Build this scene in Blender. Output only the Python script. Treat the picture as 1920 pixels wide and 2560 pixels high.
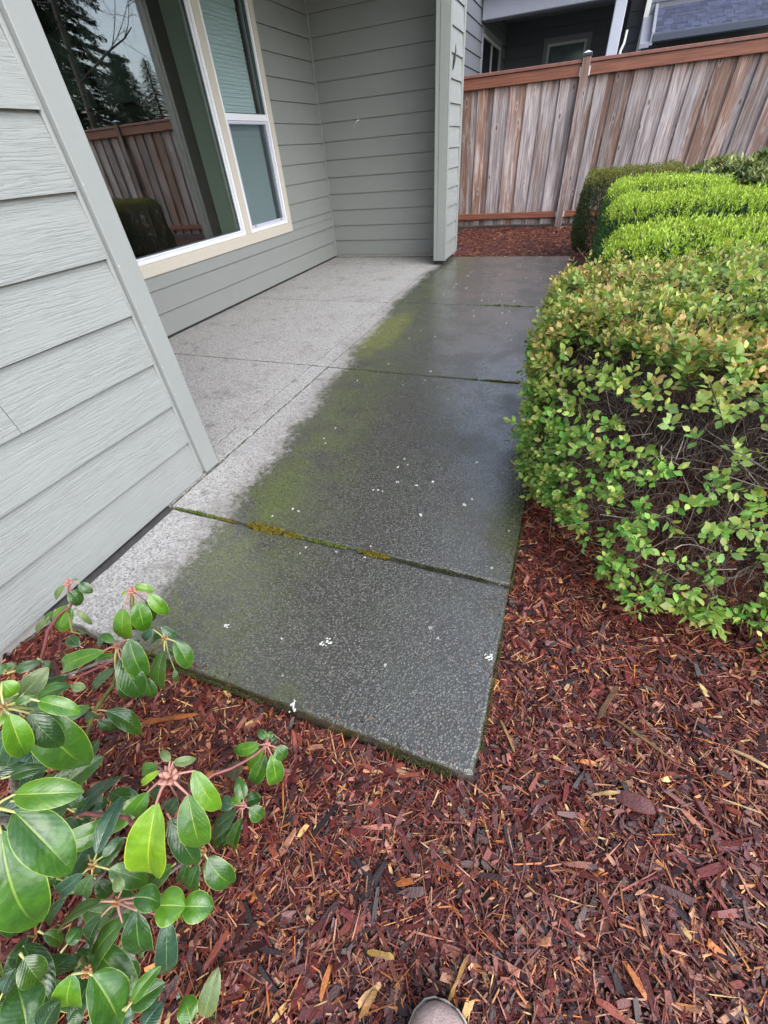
import bpy, bmesh, math, random
import numpy as np
from mathutils import Vector, Matrix

for o in list(bpy.data.objects):
    bpy.data.objects.remove(o)
SC = bpy.context.scene
COL = SC.collection
rng = np.random.default_rng(11)
random.seed(5)
RAD = math.radians

# ------------------------------------------------------------------ camera, sky, sun, exposure
CAM_H = 1.1025
CAM_R = np.array([[0.9335011, -0.185739, 0.3067194],
                  [0.3520668, 0.6369985, -0.685771],
                  [-0.0680054, 0.7481537, 0.6600313]])
cd = bpy.data.cameras.new('camera')
cd.sensor_fit = 'VERTICAL'
cd.sensor_height = 36.0
cd.sensor_width = 27.0
cd.lens = 14.3729
cd.clip_start = 0.02
cd.clip_end = 3000
cam = bpy.data.objects.new('camera', cd)
COL.objects.link(cam)
m4 = Matrix([[*CAM_R[0], 0.0], [*CAM_R[1], 0.0], [*CAM_R[2], CAM_H], [0, 0, 0, 1]])
cam.matrix_world = m4
SC.camera = cam

SUN_EL, SUN_AZ = RAD(52), RAD(-48)      # azimuth from +Y towards +X
w = bpy.data.worlds.new('World')
SC.world = w
w.use_nodes = True
wt = w.node_tree
wt.nodes.clear()
sky = wt.nodes.new('ShaderNodeTexSky')
sky.sky_type = 'NISHITA'
sky.sun_disc = False
sky.sun_elevation = SUN_EL
SUN_DIR = Vector((0.72, -0.42, 0.85)).normalized()      # towards the sun, behind thin cloud
sky.sun_elevation = math.asin(SUN_DIR.z)
sky.sun_rotation = math.atan2(SUN_DIR.x, SUN_DIR.y)
sky.air_density = 1.0
sky.dust_density = 2.0
hsv = wt.nodes.new('ShaderNodeHueSaturation')
hsv.inputs['Saturation'].default_value = 0.62
bg = wt.nodes.new('ShaderNodeBackground')
bg.inputs['Strength'].default_value = 0.15
wo = wt.nodes.new('ShaderNodeOutputWorld')
wt.links.new(sky.outputs[0], hsv.inputs['Color'])
wt.links.new(hsv.outputs[0], bg.inputs['Color'])
wt.links.new(bg.outputs[0], wo.inputs['Surface'])
sl = bpy.data.lights.new('sun', 'SUN')
sl.energy = 0.75
sl.angle = RAD(70)
sl.color = (1.0, 0.98, 0.95)
so = bpy.data.objects.new('sun', sl)
COL.objects.link(so)
so.rotation_euler = SUN_DIR.to_track_quat('Z', 'Y').to_euler()
SC.view_settings.view_transform = 'Standard'
SC.view_settings.look = 'None'
SC.view_settings.gamma = 1.0
SC.view_settings.use_curve_mapping = False
SC.view_settings.exposure = 1.45
SC.render.engine = 'CYCLES'
SC.cycles.max_bounces = 8
SC.cycles.transparent_max_bounces = 16
SC.cycles.use_denoising = True

# ------------------------------------------------------------------ helpers
def empty(name, loc=(0, 0, 0), label=None, cat=None, group=None, kind=None):
    o = bpy.data.objects.new(name, None)
    o.location = loc
    o.empty_display_size = 0.1
    COL.objects.link(o)
    tag(o, label, cat, group, kind)
    return o

def tag(o, label=None, cat=None, group=None, kind=None):
    if label: o['label'] = label
    if cat: o['category'] = cat
    if group: o['group'] = group
    if kind: o['kind'] = kind
    return o

def link(name, me, parent=None, loc=None):
    o = bpy.data.objects.new(name, me)
    COL.objects.link(o)
    if parent is not None:
        o.parent = parent
        # meshes are written in world coordinates; cancel the parent's offset
        p, off = parent, Vector((0, 0, 0))
        while p is not None:
            off += p.location
            p = p.parent
        o.location = Vector(loc if loc else (0, 0, 0)) - off
    elif loc:
        o.location = loc
    return o

def pymesh(name, V, F, mats=(), smooth=False, midx=None, uv=None):
    me = bpy.data.meshes.new(name)
    me.from_pydata([tuple(map(float, v)) for v in V], [], [tuple(map(int, f)) for f in F])
    for m in (mats if isinstance(mats, (list, tuple)) else [mats]):
        me.materials.append(m)
    if smooth:
        me.polygons.foreach_set('use_smooth', [True] * len(me.polygons))
    if midx is not None:
        me.polygons.foreach_set('material_index', list(map(int, midx)))
    if uv is not None:
        lay = me.uv_layers.new(name='UVMap')
        li = np.empty(len(me.loops), np.int32)
        me.loops.foreach_get('vertex_index', li)
        lay.data.foreach_set('uv', np.asarray(uv, np.float32)[li].ravel())
    me.update()
    return me

def bigmesh(name, V, F, mats, col=None, smooth=False):
    """V (n,3), F (m,k) numpy"""
    me = bpy.data.meshes.new(name)
    n, (m, k) = len(V), F.shape
    me.vertices.add(n)
    me.vertices.foreach_set('co', np.asarray(V, np.float32).ravel())
    me.loops.add(m * k)
    me.loops.foreach_set('vertex_index', F.astype(np.int32).ravel())
    me.polygons.add(m)
    me.polygons.foreach_set('loop_start', np.arange(0, m * k, k, dtype=np.int32))
    me.polygons.foreach_set('use_smooth', np.full(m, bool(smooth)))
    me.update(calc_edges=True)
    for mt in (mats if isinstance(mats, (list, tuple)) else [mats]):
        me.materials.append(mt)
    if col is not None:
        a = me.attributes.new('tint', 'FLOAT_COLOR', 'POINT')
        c = np.ones((n, 4), np.float32)
        c[:, :3] = col
        a.data.foreach_set('color', c.ravel())
    return me

def frames(axis, normal):
    """(n,3) axis -> X column, normal -> Z column; returns (n,3,3)"""
    a = axis / np.linalg.norm(axis, axis=1, keepdims=True)
    b = np.cross(normal, a)
    b /= np.linalg.norm(b, axis=1, keepdims=True) + 1e-9
    c = np.cross(a, b)
    return np.stack([a, b, c], axis=2)

def scatter(tv, tf, pos, R, S, col):
    """instances of one template; S (n,3) scale; col (n,3)"""
    n, k = len(pos), len(tv)
    V = (tv[None] * S[:, None, :]) @ np.transpose(R, (0, 2, 1)) + pos[:, None, :]
    F = tf[None] + (np.arange(n) * k)[:, None, None]
    C = np.repeat(col, k, axis=0)
    return V.reshape(-1, 3), F.reshape(-1, tf.shape[1]), C

def joinsc(parts):
    Vs, Fs, Cs, o = [], [], [], 0
    for V, F, C in parts:
        Vs.append(V); Fs.append(F + o); Cs.append(C)
        o += len(V)
    return np.concatenate(Vs), np.concatenate(Fs), np.concatenate(Cs)

def boxdata(x0, x1, y0, y1, z0, z1):
    V = [(x0, y0, z0), (x1, y0, z0), (x1, y1, z0), (x0, y1, z0), (x0, y0, z1), (x1, y0, z1), (x1, y1, z1), (x0, y1, z1)]
    F = [(0, 3, 2, 1), (4, 5, 6, 7), (0, 1, 5, 4), (1, 2, 6, 5), (2, 3, 7, 6), (3, 0, 4, 7)]
    return V, F

def bevel_me(me, w, seg=1):
    bm = bmesh.new()
    bm.from_mesh(me)
    bmesh.ops.bevel(bm, geom=bm.edges[:], offset=w, segments=seg, affect='EDGES', profile=0.6, clamp_overlap=True)
    bm.to_mesh(me)
    bm.free()
    return me

def box(name, b, mat, parent=None, bev=0.0, label=None, seg=1):
    V, F = boxdata(*b)
    me = pymesh(name, V, F, mat)
    if bev: bevel_me(me, bev, seg)
    o = link(name, me, parent)
    if label: o['label'] = label
    return o

def multibox(name, bs, mat, parent=None, bev=0.0):
    Vs, Fs = [], []
    for b in bs:
        V, F = boxdata(*b)
        Fs += [tuple(i + len(Vs) for i in f) for f in F]
        Vs += V
    me = pymesh(name, Vs, Fs, mat)
    if bev: bevel_me(me, bev)
    return link(name, me, parent)

def tubedata(pts, rad, k=6):
    pts = [Vector(p) for p in pts]
    n = len(pts)
    rad = list(rad) if hasattr(rad, '__len__') else [rad] * n
    V, F = [], []
    up = Vector((0.31, 0.17, 0.93))
    for i, p in enumerate(pts):
        t = (pts[min(i + 1, n - 1)] - pts[max(i - 1, 0)]).normalized()
        a = t.cross(up)
        if a.length < 1e-3: a = t.cross(Vector((1, 0, 0)))
        a.normalize()
        b = t.cross(a)
        for j in range(k):
            th = 2 * math.pi * j / k
            V.append(p + (a * math.cos(th) + b * math.sin(th)) * rad[i])
    for i in range(n - 1):
        for j in range(k):
            F.append((i * k + j, i * k + (j + 1) % k, (i + 1) * k + (j + 1) % k, (i + 1) * k + j))
    F.append(tuple(range(k - 1, -1, -1)))
    F.append(tuple((n - 1) * k + j for j in range(k)))
    return V, F

def tubes(name, lst, mat, parent=None, k=6, smooth=True):
    Vs, Fs = [], []
    for pts, rad in lst:
        V, F = tubedata(pts, rad, k)
        o = len(Vs)
        Vs += V
        Fs += [tuple(i + o for i in f) for f in F]
    return link(name, pymesh(name, Vs, Fs, mat, smooth), parent)

def loft(rings):
    n, k = len(rings), len(rings[0])
    V = [p for r in rings for p in r]
    F = []
    for i in range(n - 1):
        for j in range(k):
            F.append((i * k + j, i * k + (j + 1) % k, (i + 1) * k + (j + 1) % k, (i + 1) * k + j))
    F.append(tuple(range(k - 1, -1, -1)))
    F.append(tuple((n - 1) * k + j for j in range(k)))
    return V, F

def ray(px, py):
    f = 1022.0735
    c = np.array([(px - 960) / f, -(py - 1280) / f, -1.0])
    return CAM_R @ c

def at(px, py, d):
    """point at depth d along the lens axis behind a spot of the photograph"""
    v = ray(px, py) * d
    return np.array([v[0], v[1], v[2] + CAM_H])

def vnoise(x, y, s, seed=0):
    """cheap smooth value noise, arrays"""
    r = np.random.default_rng(1000 + seed).random((64, 64))
    u, v = np.asarray(x) * s, np.asarray(y) * s
    i, j = np.floor(u).astype(int), np.floor(v).astype(int)
    fu, fv = u - i, v - j
    fu, fv = fu * fu * (3 - 2 * fu), fv * fv * (3 - 2 * fv)
    g = lambda a, b: r[a % 64, b % 64]
    return (g(i, j) * (1 - fu) + g(i + 1, j) * fu) * (1 - fv) + (g(i, j + 1) * (1 - fu) + g(i + 1, j + 1) * fu) * fv

# ------------------------------------------------------------------ material builder
class NB:
    def __init__(s, name):
        s.m = bpy.data.materials.new(name)
        s.m.use_nodes = True
        s.t = s.m.node_tree
        s.b = s.t.nodes['Principled BSDF']
        s.out = s.t.nodes['Material Output']
        s._pos = None
    def put(s, sock, v):
        if isinstance(v, bpy.types.NodeSocket):
            s.t.links.new(v, sock)
        elif v is not None:
            try:
                sock.default_value = v
            except Exception:
                sock.default_value = (*v, 1.0)
    def n(s, typ, ins=None, **props):
        nd = s.t.nodes.new(typ)
        for k, v in props.items():
            setattr(nd, k, v)
        for k, v in (ins or {}).items():
            s.put(nd.inputs[k], v)
        return nd
    def pos(s):
        if s._pos is None:
            s._pos = s.n('ShaderNodeNewGeometry')
        return s._pos.outputs['Position']
    def sep(s, v):
        nd = s.n('ShaderNodeSeparateXYZ', {0: v})
        return nd.outputs[0], nd.outputs[1], nd.outputs[2]
    def comb(s, x, y, z):
        return s.n('ShaderNodeCombineXYZ', {0: x, 1: y, 2: z}).outputs[0]
    def math(s, op, a, b=None, c=None, clamp=False):
        return s.n('ShaderNodeMath', {0: a, 1: b, 2: c}, operation=op, use_clamp=clamp).outputs[0]
    def vmul(s, v, k):
        return s.n('ShaderNodeVectorMath', {0: v, 1: k}, operation='MULTIPLY').outputs[0]
    def vadd(s, v, k):
        return s.n('ShaderNodeVectorMath', {0: v, 1: k}, operation='ADD').outputs[0]
    def noise(s, vec, scale=5.0, detail=3.0, rough=0.5, dist=0.0, typ='FBM', out=0):
        nd = s.n('ShaderNodeTexNoise', {'Vector': vec, 'Scale': scale, 'Detail': detail, 'Roughness': rough, 'Distortion': dist}, noise_type=typ)
        return nd.outputs[out]
    def voro(s, vec, scale, feature='F1', out='Distance', rand=1.0):
        return s.n('ShaderNodeTexVoronoi', {'Vector': vec, 'Scale': scale, 'Randomness': rand}, feature=feature).outputs[out]
    def ramp(s, fac, stops, interp='LINEAR'):
        nd = s.n('ShaderNodeValToRGB', {'Fac': fac})
        cr = nd.color_ramp
        cr.interpolation = interp
        while len(cr.elements) < len(stops):
            cr.elements.new(0.5)
        for e, (p, c) in zip(cr.elements, stops):
            e.position = p
            e.color = (*c, 1) if hasattr(c, '__len__') else (c, c, c, 1)
        return nd.outputs[0]
    def mix(s, fac, a, b, mode='MIX'):
        nd = s.n('ShaderNodeMix', data_type='RGBA', blend_type=mode)
        s.put(nd.inputs[0], fac)
        s.put(nd.inputs[6], a)
        s.put(nd.inputs[7], b)
        return nd.outputs[2]
    def step(s, v, lo, hi):
        nd = s.n('ShaderNodeMapRange', {0: v, 1: lo, 2: hi, 3: 0.0, 4: 1.0})
        nd.interpolation_type = 'SMOOTHSTEP'
        return nd.outputs[0]
    def bump(s, h, strength=0.5, dist=0.01, normal=None):
        return s.n('ShaderNodeBump', {'Height': h, 'Strength': strength, 'Distance': dist, 'Normal': normal}).outputs[0]
    def rnd(s):
        return s.n('ShaderNodeObjectInfo').outputs['Random']
    def attr(s, name):
        return s.n('ShaderNodeAttribute', attribute_name=name).outputs['Color']
    def fin(s, color=None, rough=0.5, normal=None, spec=None, trans=None, metal=None, coat=None):
        b = s.b.inputs
        if color is not None: s.put(b['Base Color'], color)
        s.put(b['Roughness'], rough)
        if normal is not None: s.put(b['Normal'], normal)
        if spec is not None: s.put(b['Specular IOR Level'], spec)
        if metal is not None: s.put(b['Metallic'], metal)
        if coat is not None: s.put(b['Coat Weight'], coat)
        return s.m

def plain(name, c, rough=0.5, var=0.06, scale=30, bump=0.0, metal=0.0, spec=None):
    nb = NB(name)
    nz = nb.noise(nb.pos(), scale, 4, 0.6)
    col = nb.mix(nz, tuple(x * (1 - var * 2) for x in c), tuple(min(1, x * (1 + var * 2)) for x in c))
    nr = nb.bump(nb.noise(nb.pos(), scale * 6, 2), bump, 0.002) if bump else None
    return nb.fin(col, rough, nr, metal=metal, spec=spec)

# painted lap siding, wood grain pressed into it
def m_siding(name, c, relief):
    nb = NB(name)
    x, y, z = nb.sep(nb.pos())
    L = nb.math('ADD', x, y)
    r = nb.math('MULTIPLY', nb.rnd(), 37.0)
    base = nb.comb(nb.math('ADD', L, r), nb.math('MULTIPLY', z, 1.0), r)
    warp = nb.noise(nb.vmul(base, (2.2, 7.0, 1.0)), 1.0, 2, 0.5)
    zz = nb.math('ADD', z, nb.math('MULTIPLY', warp, 0.034))
    g = nb.comb(nb.math('MULTIPLY', nb.math('ADD', L, r), 8.5), nb.math('MULTIPLY', zz, 185.0), r)
    h1 = nb.noise(g, 1.0, 3, 0.62, 0.3)
    fine = nb.noise(nb.comb(nb.math('MULTIPLY', L, 26.0), nb.math('MULTIPLY', zz, 330.0), r), 1.0, 2, 0.6)
    patch = nb.step(nb.noise(nb.vmul(base, (3.0, 14.0, 1.0)), 1.0, 2), 0.36, 0.62)
    h = nb.math('ADD', nb.math('MULTIPLY', nb.ramp(h1, [(0.36, 0.0), (0.5, 0.8), (0.62, 1.0)]), nb.math('ADD', nb.math('MULTIPLY', patch, 0.6), 0.45)), nb.math('MULTIPLY', fine, 0.25))
    dirt = nb.noise(nb.pos(), 9.0, 5, 0.65)
    col = nb.mix(dirt, tuple(v * 0.93 for v in c), tuple(min(1, v * 1.05) for v in c))
    fl = nb.step(nb.noise(nb.pos(), 60.0, 2), 0.73, 0.78)
    col = nb.mix(nb.math('MULTIPLY', fl, 0.25), col, (0.33, 0.30, 0.25))
    return nb.fin(col, 0.5, nb.bump(h, relief, 0.0035))

def m_trim(name, c, relief=0.25):
    nb = NB(name)
    x, y, z = nb.sep(nb.pos())
    L = nb.math('ADD', x, y)
    g = nb.comb(nb.math('MULTIPLY', L, 60.0), nb.math('MULTIPLY', z, 5.0), 0.0)
    h = nb.noise(g, 1.0, 4, 0.6)
    d = nb.noise(nb.pos(), 14.0, 6, 0.7)
    col = nb.mix(d, tuple(v * 0.93 for v in c), tuple(min(1, v * 1.05) for v in c))
    spot = nb.step(nb.voro(nb.pos(), 42.0), 0.14, 0.06)
    keep = nb.step(nb.noise(nb.pos(), 11.0, 2), 0.58, 0.66)
    col = nb.mix(nb.math('MULTIPLY', nb.math('MULTIPLY', spot, keep), 0.6), col, tuple(v * 0.6 for v in c))
    return nb.fin(col, 0.48, nb.bump(nb.math('ADD', h, nb.math('MULTIPLY', nb.noise(nb.pos(), 160.0, 2), 0.6)), relief, 0.002))

SAGE = (0.296, 0.312, 0.304)
M = {}
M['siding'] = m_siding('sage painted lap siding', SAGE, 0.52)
M['siding_shaded'] = m_siding('sage painted lap siding shaded copy', (0.255, 0.266, 0.252), 0.18)  # same paint as the open wall, alcove shade put into a darker colour
M['trim'] = m_trim('sage painted trim', (0.290, 0.306, 0.298))
M['post_trim'] = m_trim('sage painted post trim', (0.275, 0.295, 0.280))
M['beige'] = plain('beige window casing', (0.56, 0.51, 0.43), 0.6, 0.04, 60, 0.15)
M['vinyl'] = plain('white vinyl frame', (0.80, 0.81, 0.84), 0.35, 0.02, 20)
M['vinyl_grey'] = plain('grey screen frame', (0.55, 0.55, 0.66), 0.4, 0.03, 20)
M['gasket'] = plain('dark glazing seal', (0.06, 0.09, 0.09), 0.5)
M['jamb'] = plain('pale green inner jamb', (0.46, 0.54, 0.45), 0.6, 0.03)
M['room'] = plain('beige room wall', (0.30, 0.27, 0.22), 0.8, 0.04, 6)
M['room_floor'] = plain('dark room floor', (0.05, 0.035, 0.025), 0.5, 0.2, 8)
M['dim_room_panel'] = plain('dark brown curtain', (0.035, 0.022, 0.016), 0.8, 0.15, 12)
M['soffit'] = plain('porch ceiling paint', (0.34, 0.36, 0.35), 0.7, 0.03)
M['foundation'] = plain('bare concrete foundation', (0.38, 0.36, 0.34), 0.85, 0.12, 18, 0.4)
M['caulk'] = plain('dark expansion joint', (0.055, 0.055, 0.055), 0.8, 0.3, 60, 0.6)
M['paint_chip'] = plain('white paint drips', (0.72, 0.74, 0.72), 0.5, 0.05)
M['dark_gap'] = plain('dark gap', (0.03, 0.03, 0.03), 0.8)

def m_glass(name, tint, f0):
    nb = NB(name)
    t = nb.t
    t.nodes.remove(nb.b)
    tr = nb.n('ShaderNodeBsdfTransparent', {'Color': (*tint, 1)})
    gl = nb.n('ShaderNodeBsdfGlossy', {'Color': (1, 1, 1, 1), 'Roughness': 0.0})
    fc = nb.n('ShaderNodeLayerWeight', {'Blend': 0.5}).outputs['Facing']
    fr = nb.math('ADD', nb.math('MULTIPLY', nb.math('POWER', fc, 5.0), 1.0 - f0), f0)
    mx = nb.n('ShaderNodeMixShader', {0: fr, 1: tr.outputs[0], 2: gl.outputs[0]})
    t.links.new(mx.outputs[0], nb.out.inputs['Surface'])
    return nb.m
M['glass'] = m_glass('window glass', (0.84, 0.88, 0.86), 0.16)
M['glass_side'] = m_glass('side window glass', (0.92, 0.96, 0.96), 0.05)
def m_screen():
    nb = NB('insect screen mesh')
    t = nb.t
    tr = nb.n('ShaderNodeBsdfTransparent', {'Color': (1, 1, 1, 1)})
    df = nb.n('ShaderNodeBsdfDiffuse', {'Color': (0.09, 0.115, 0.13, 1)})
    mx = nb.n('ShaderNodeMixShader', {0: 0.22, 1: tr.outputs[0], 2: df.outputs[0]})
    t.links.new(mx.outputs[0], nb.out.inputs['Surface'])
    t.nodes.remove(nb.b)
    return nb.m
M['screen'] = m_screen()
def m_translucent(name, c, k=0.5):
    nb = NB(name)
    tl = nb.n('ShaderNodeBsdfTranslucent', {'Color': (*c, 1)})
    nb.put(nb.b.inputs['Base Color'], (*c, 1))
    mx = nb.n('ShaderNodeMixShader', {0: k, 1: nb.b.outputs[0], 2: tl.outputs[0]})
    nb.t.links.new(mx.outputs[0], nb.out.inputs['Surface'])
    return nb.m
M['blind'] = m_translucent('pale blind slat', (0.74, 0.82, 0.82), 0.35)
M['room_blind'] = m_translucent('backlit room blind', (0.30, 0.34, 0.28), 0.6)

# walkway concrete: dry and pale under the eaves, wet exposed aggregate beyond
def m_concrete():
    nb = NB('broomed aggregate concrete')
    p = nb.pos()
    x, y, z = nb.sep(p)
    wob = nb.noise(p, 3.0, 5, 0.62)
    wob2 = nb.noise(p, 26.0, 6, 0.78)
    edge = nb.math('ADD', x, nb.math('MULTIPLY', nb.math('MINIMUM', y, 4.3), 0.105))
    e = nb.math('ADD', edge, nb.math('ADD', nb.math('MULTIPLY', nb.math('SUBTRACT', wob, 0.5), 0.26), nb.math('MULTIPLY', nb.math('SUBTRACT', wob2, 0.5), 0.36)))
    wet = nb.step(e, -1.10, -1.00)
    damp = nb.step(e, -1.22, -1.02)
    # stones
    cells = nb.n('ShaderNodeTexVoronoi', {'Vector': p, 'Scale': 165.0, 'Randomness': 1.0})
    cd_, cc = cells.outputs['Distance'], cells.outputs['Color']
    cr, cg, cb = nb.sep(cc)
    big = nb.n('ShaderNodeTexVoronoi', {'Vector': p, 'Scale': 80.0, 'Randomness': 1.0})
    br, bgc, bb = nb.sep(big.outputs['Color'])
    stone = nb.ramp(cr, [(0.0, (0.072, 0.069, 0.063)), (0.45, (0.110, 0.106, 0.097)), (0.80, (0.145, 0.140, 0.128)), (0.95, (0.18, 0.172, 0.156)), (1.0, (0.24, 0.228, 0.205))])
    paste = (0.052, 0.051, 0.045)
    wetc = nb.mix(nb.step(cd_, 0.56, 0.34), paste, stone)
    patchy = nb.noise(p, 5.0, 4, 0.6)
    wetc = nb.mix(nb.step(patchy, 0.40, 0.72), wetc, nb.mix(0.4, wetc, (0.075, 0.085, 0.060)))
    dryc = nb.ramp(cr, [(0.0, (0.12, 0.118, 0.112)), (0.2, (0.26, 0.255, 0.243)), (0.6, (0.37, 0.362, 0.346)), (1.0, (0.50, 0.49, 0.47))])
    dryc = nb.mix(nb.math('MULTIPLY', nb.step(nb.noise(p, 7.0, 5, 0.7), 0.60, 0.72), 0.45), dryc, (0.16, 0.15, 0.14))
    dryc = nb.mix(nb.math('MULTIPLY', nb.noise(p, 2.2, 3), 0.35), dryc, (0.40, 0.40, 0.42))
    st2 = nb.step(nb.noise(p, 3.5, 6, 0.72), 0.50, 0.68)
    dryc = nb.mix(nb.math('MULTIPLY', st2, 0.40), dryc, (0.17, 0.16, 0.145))
    dryc = nb.mix(nb.math('MULTIPLY', nb.step(nb.voro(nb.vadd(p, nb.vmul(nb.noise(p, 14.0, 2, out=1), (0.06, 0.06, 0))), 5.5), 0.20, 0.05), 0.5), dryc, (0.13, 0.125, 0.12))
    col = nb.mix(damp, dryc, nb.mix(0.45, dryc, (0.17, 0.15, 0.13)))
    col = nb.mix(wet, col, wetc)
    # algae along the drip line
    band = nb.math('MULTIPLY', nb.step(e, -1.10, -0.96), nb.step(e, -0.42, -0.90))
    an = nb.noise(p, 6.0, 5, 0.65)
    alg = nb.math('MULTIPLY', band, nb.step(an, 0.34, 0.58))
    grain = nb.step(nb.noise(p, 95.0, 4, 0.75), 0.40, 0.60)
    algc = nb.mix(nb.noise(p, 2.0, 2), (0.085, 0.115, 0.030), (0.15, 0.185, 0.035))
    col = nb.mix(nb.math('MULTIPLY', nb.math('MULTIPLY', alg, nb.math('MULTIPLY', grain, nb.math('ADD', 0.35, nb.math('MULTIPLY', nb.step(cd_, 0.22, 0.52), 0.65)))), 0.9), col, algc)
    # bright patch at the third panel, dull one at the kerb side of the first joint
    def blob(cx, cy, rx, ry, lo, hi):
        dx = nb.math('DIVIDE', nb.math('SUBTRACT', x, cx), rx)
        dy = nb.math('DIVIDE', nb.math('SUBTRACT', y, cy), ry)
        d = nb.math('ADD', nb.math('MULTIPLY', dx, dx), nb.math('MULTIPLY', dy, dy))
        d = nb.math('ADD', d, nb.math('MULTIPLY', nb.math('SUBTRACT', nb.noise(p, 9.0, 5, 0.7), 0.5), 2.4))
        return nb.step(d, hi, lo)
    b1 = nb.math('MULTIPLY', blob(-1.27, 3.22, 0.15, 0.55, 0.2, 1.3), grain)
    col = nb.mix(nb.math('MULTIPLY', b1, 0.7), col, (0.27, 0.29, 0.025))
    b2 = nb.math('MULTIPLY', blob(-0.01, 1.22, 0.11, 0.24, 0.1, 1.3), grain)
    col = nb.mix(nb.math('MULTIPLY', b2, 0.9), col, (0.060, 0.070, 0.012))
    b3 = nb.math('MULTIPLY', blob(-0.99, 1.12, 0.10, 0.24, 0.1, 1.4), grain)
    col = nb.mix(nb.math('MULTIPLY', b3, 0.6), col, (0.12, 0.165, 0.03))
    b4 = nb.math('MULTIPLY', blob(-0.50, 0.36, 0.06, 0.05, 0.1, 1.2), grain)
    col = nb.mix(nb.math('MULTIPLY', b4, 0.7), col, (0.07, 0.09, 0.02))
    # mossy vertical sides
    geo = nb.n('ShaderNodeNewGeometry')
    nz = nb.sep(geo.outputs['True Normal'])[2]
    side = nb.math('MULTIPLY', nb.step(nz, 0.85, 0.4), nb.step(nb.noise(p, 16.0, 4, 0.7), 0.35, 0.6))
    col = nb.mix(nb.math('MULTIPLY', side, 0.85), col, (0.045, 0.055, 0.015))
    # relief
    st = nb.math('ADD', nb.math('MULTIPLY', nb.step(cd_, 0.62, 0.1), 1.0), nb.math('MULTIPLY', nb.step(big.outputs['Distance'], 0.6, 0.1), 0.7))
    st = nb.math('ADD', st, nb.math('MULTIPLY', nb.noise(p, 40.0, 4, 0.6), 0.8))
    film = nb.step(nb.noise(p, 2.6, 5, 0.65), 0.34, 0.58)
    rw = nb.math('SUBTRACT', 0.40, nb.math('MULTIPLY', film, 0.20))
    rough = nb.n('ShaderNodeMix', {0: wet, 2: 0.85, 3: rw}).outputs[0]
    stg = nb.n('ShaderNodeMix', {0: wet, 2: 0.30, 3: 0.42}).outputs[0]
    nr = nb.n('ShaderNodeBump', {'Height': st, 'Strength': stg, 'Distance': 0.0028}).outputs[0]
    nc = nb.n('ShaderNodeBump', {'Height': st, 'Strength': 0.16, 'Distance': 0.0028}).outputs[0]
    nb.put(nb.b.inputs['Coat Weight'], nb.math('MULTIPLY', wet, nb.math('ADD', nb.math('MULTIPLY', film, 0.65), 0.35)))
    nb.put(nb.b.inputs['Coat Roughness'], 0.20)
    nb.put(nb.b.inputs['Coat IOR'], 1.7)
    nb.put(nb.b.inputs['Coat Normal'], nc)
    return nb.fin(col, rough, nr)
M['concrete'] = m_concrete()

def m_tint(name, rough=0.5, var=0.25, scale=60.0, stretch=None, transl=0.0, spec=None, bump=0.0):
    nb = NB(name)
    c = nb.attr('tint')
    nz = nb.noise(nb.pos(), scale, 3, 0.6)
    c2 = nb.mix(1.0, c, nb.ramp(nz, [(0.25, 1.0 - var), (0.75, 1.0 + 0 * var)]), 'MULTIPLY')
    nr = nb.bump(nb.noise(nb.pos(), scale * 3, 2), bump, 0.002) if bump else None
    nb.fin(c2, rough, nr, spec=spec)
    if transl:
        tl = nb.n('ShaderNodeBsdfTranslucent')
        nb.put(tl.inputs[0], nb.mix(1.0, c2, (1.0, 1.0, 0.55, 1), 'MULTIPLY'))
        mx = nb.n('ShaderNodeMixShader', {0: transl, 1: nb.b.outputs[0], 2: tl.outputs[0]})
        nb.t.links.new(mx.outputs[0], nb.out.inputs['Surface'])
    return nb.m
M['chips'] = m_tint('wet bark chips', 0.42, 0.45, 90.0, bump=0.5)
M['leaf_small'] = m_tint('small shrub leaves', 0.42, 0.2, 40.0, transl=0.35)
M['leaf_dull'] = m_tint('dull evergreen leaves', 0.5, 0.25, 20.0, transl=0.2)
M['moss'] = m_tint('cushion moss', 0.9, 0.3, 200.0, transl=0.2)
M['twig'] = m_tint('shrub twigs', 0.75, 0.35, 80.0)

def m_mulch():
    nb = NB('bark mulch ground')
    p = nb.pos()
    v = nb.n('ShaderNodeTexVoronoi', {'Vector': nb.vadd(nb.vmul(p, (1, 1, 0.3)), nb.vmul(nb.noise(p, 9.0, 2, out=1), (0.05, 0.05, 0))), 'Scale': 70.0})
    r, g, b = nb.sep(v.outputs['Color'])
    col = nb.ramp(r, [(0.0, (0.014, 0.006, 0.006)), (0.5, (0.045, 0.014, 0.012)), (0.85, (0.10, 0.032, 0.024)), (1.0, (0.20, 0.085, 0.05))])
    return nb.fin(col, 0.6, nb.bump(nb.math('ADD', v.outputs['Distance'], nb.noise(p, 60.0, 3)), 0.9, 0.01))
M['mulch'] = m_mulch()
M['soil'] = plain('far ground', (0.06, 0.07, 0.035), 0.9, 0.3, 0.8)

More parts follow.
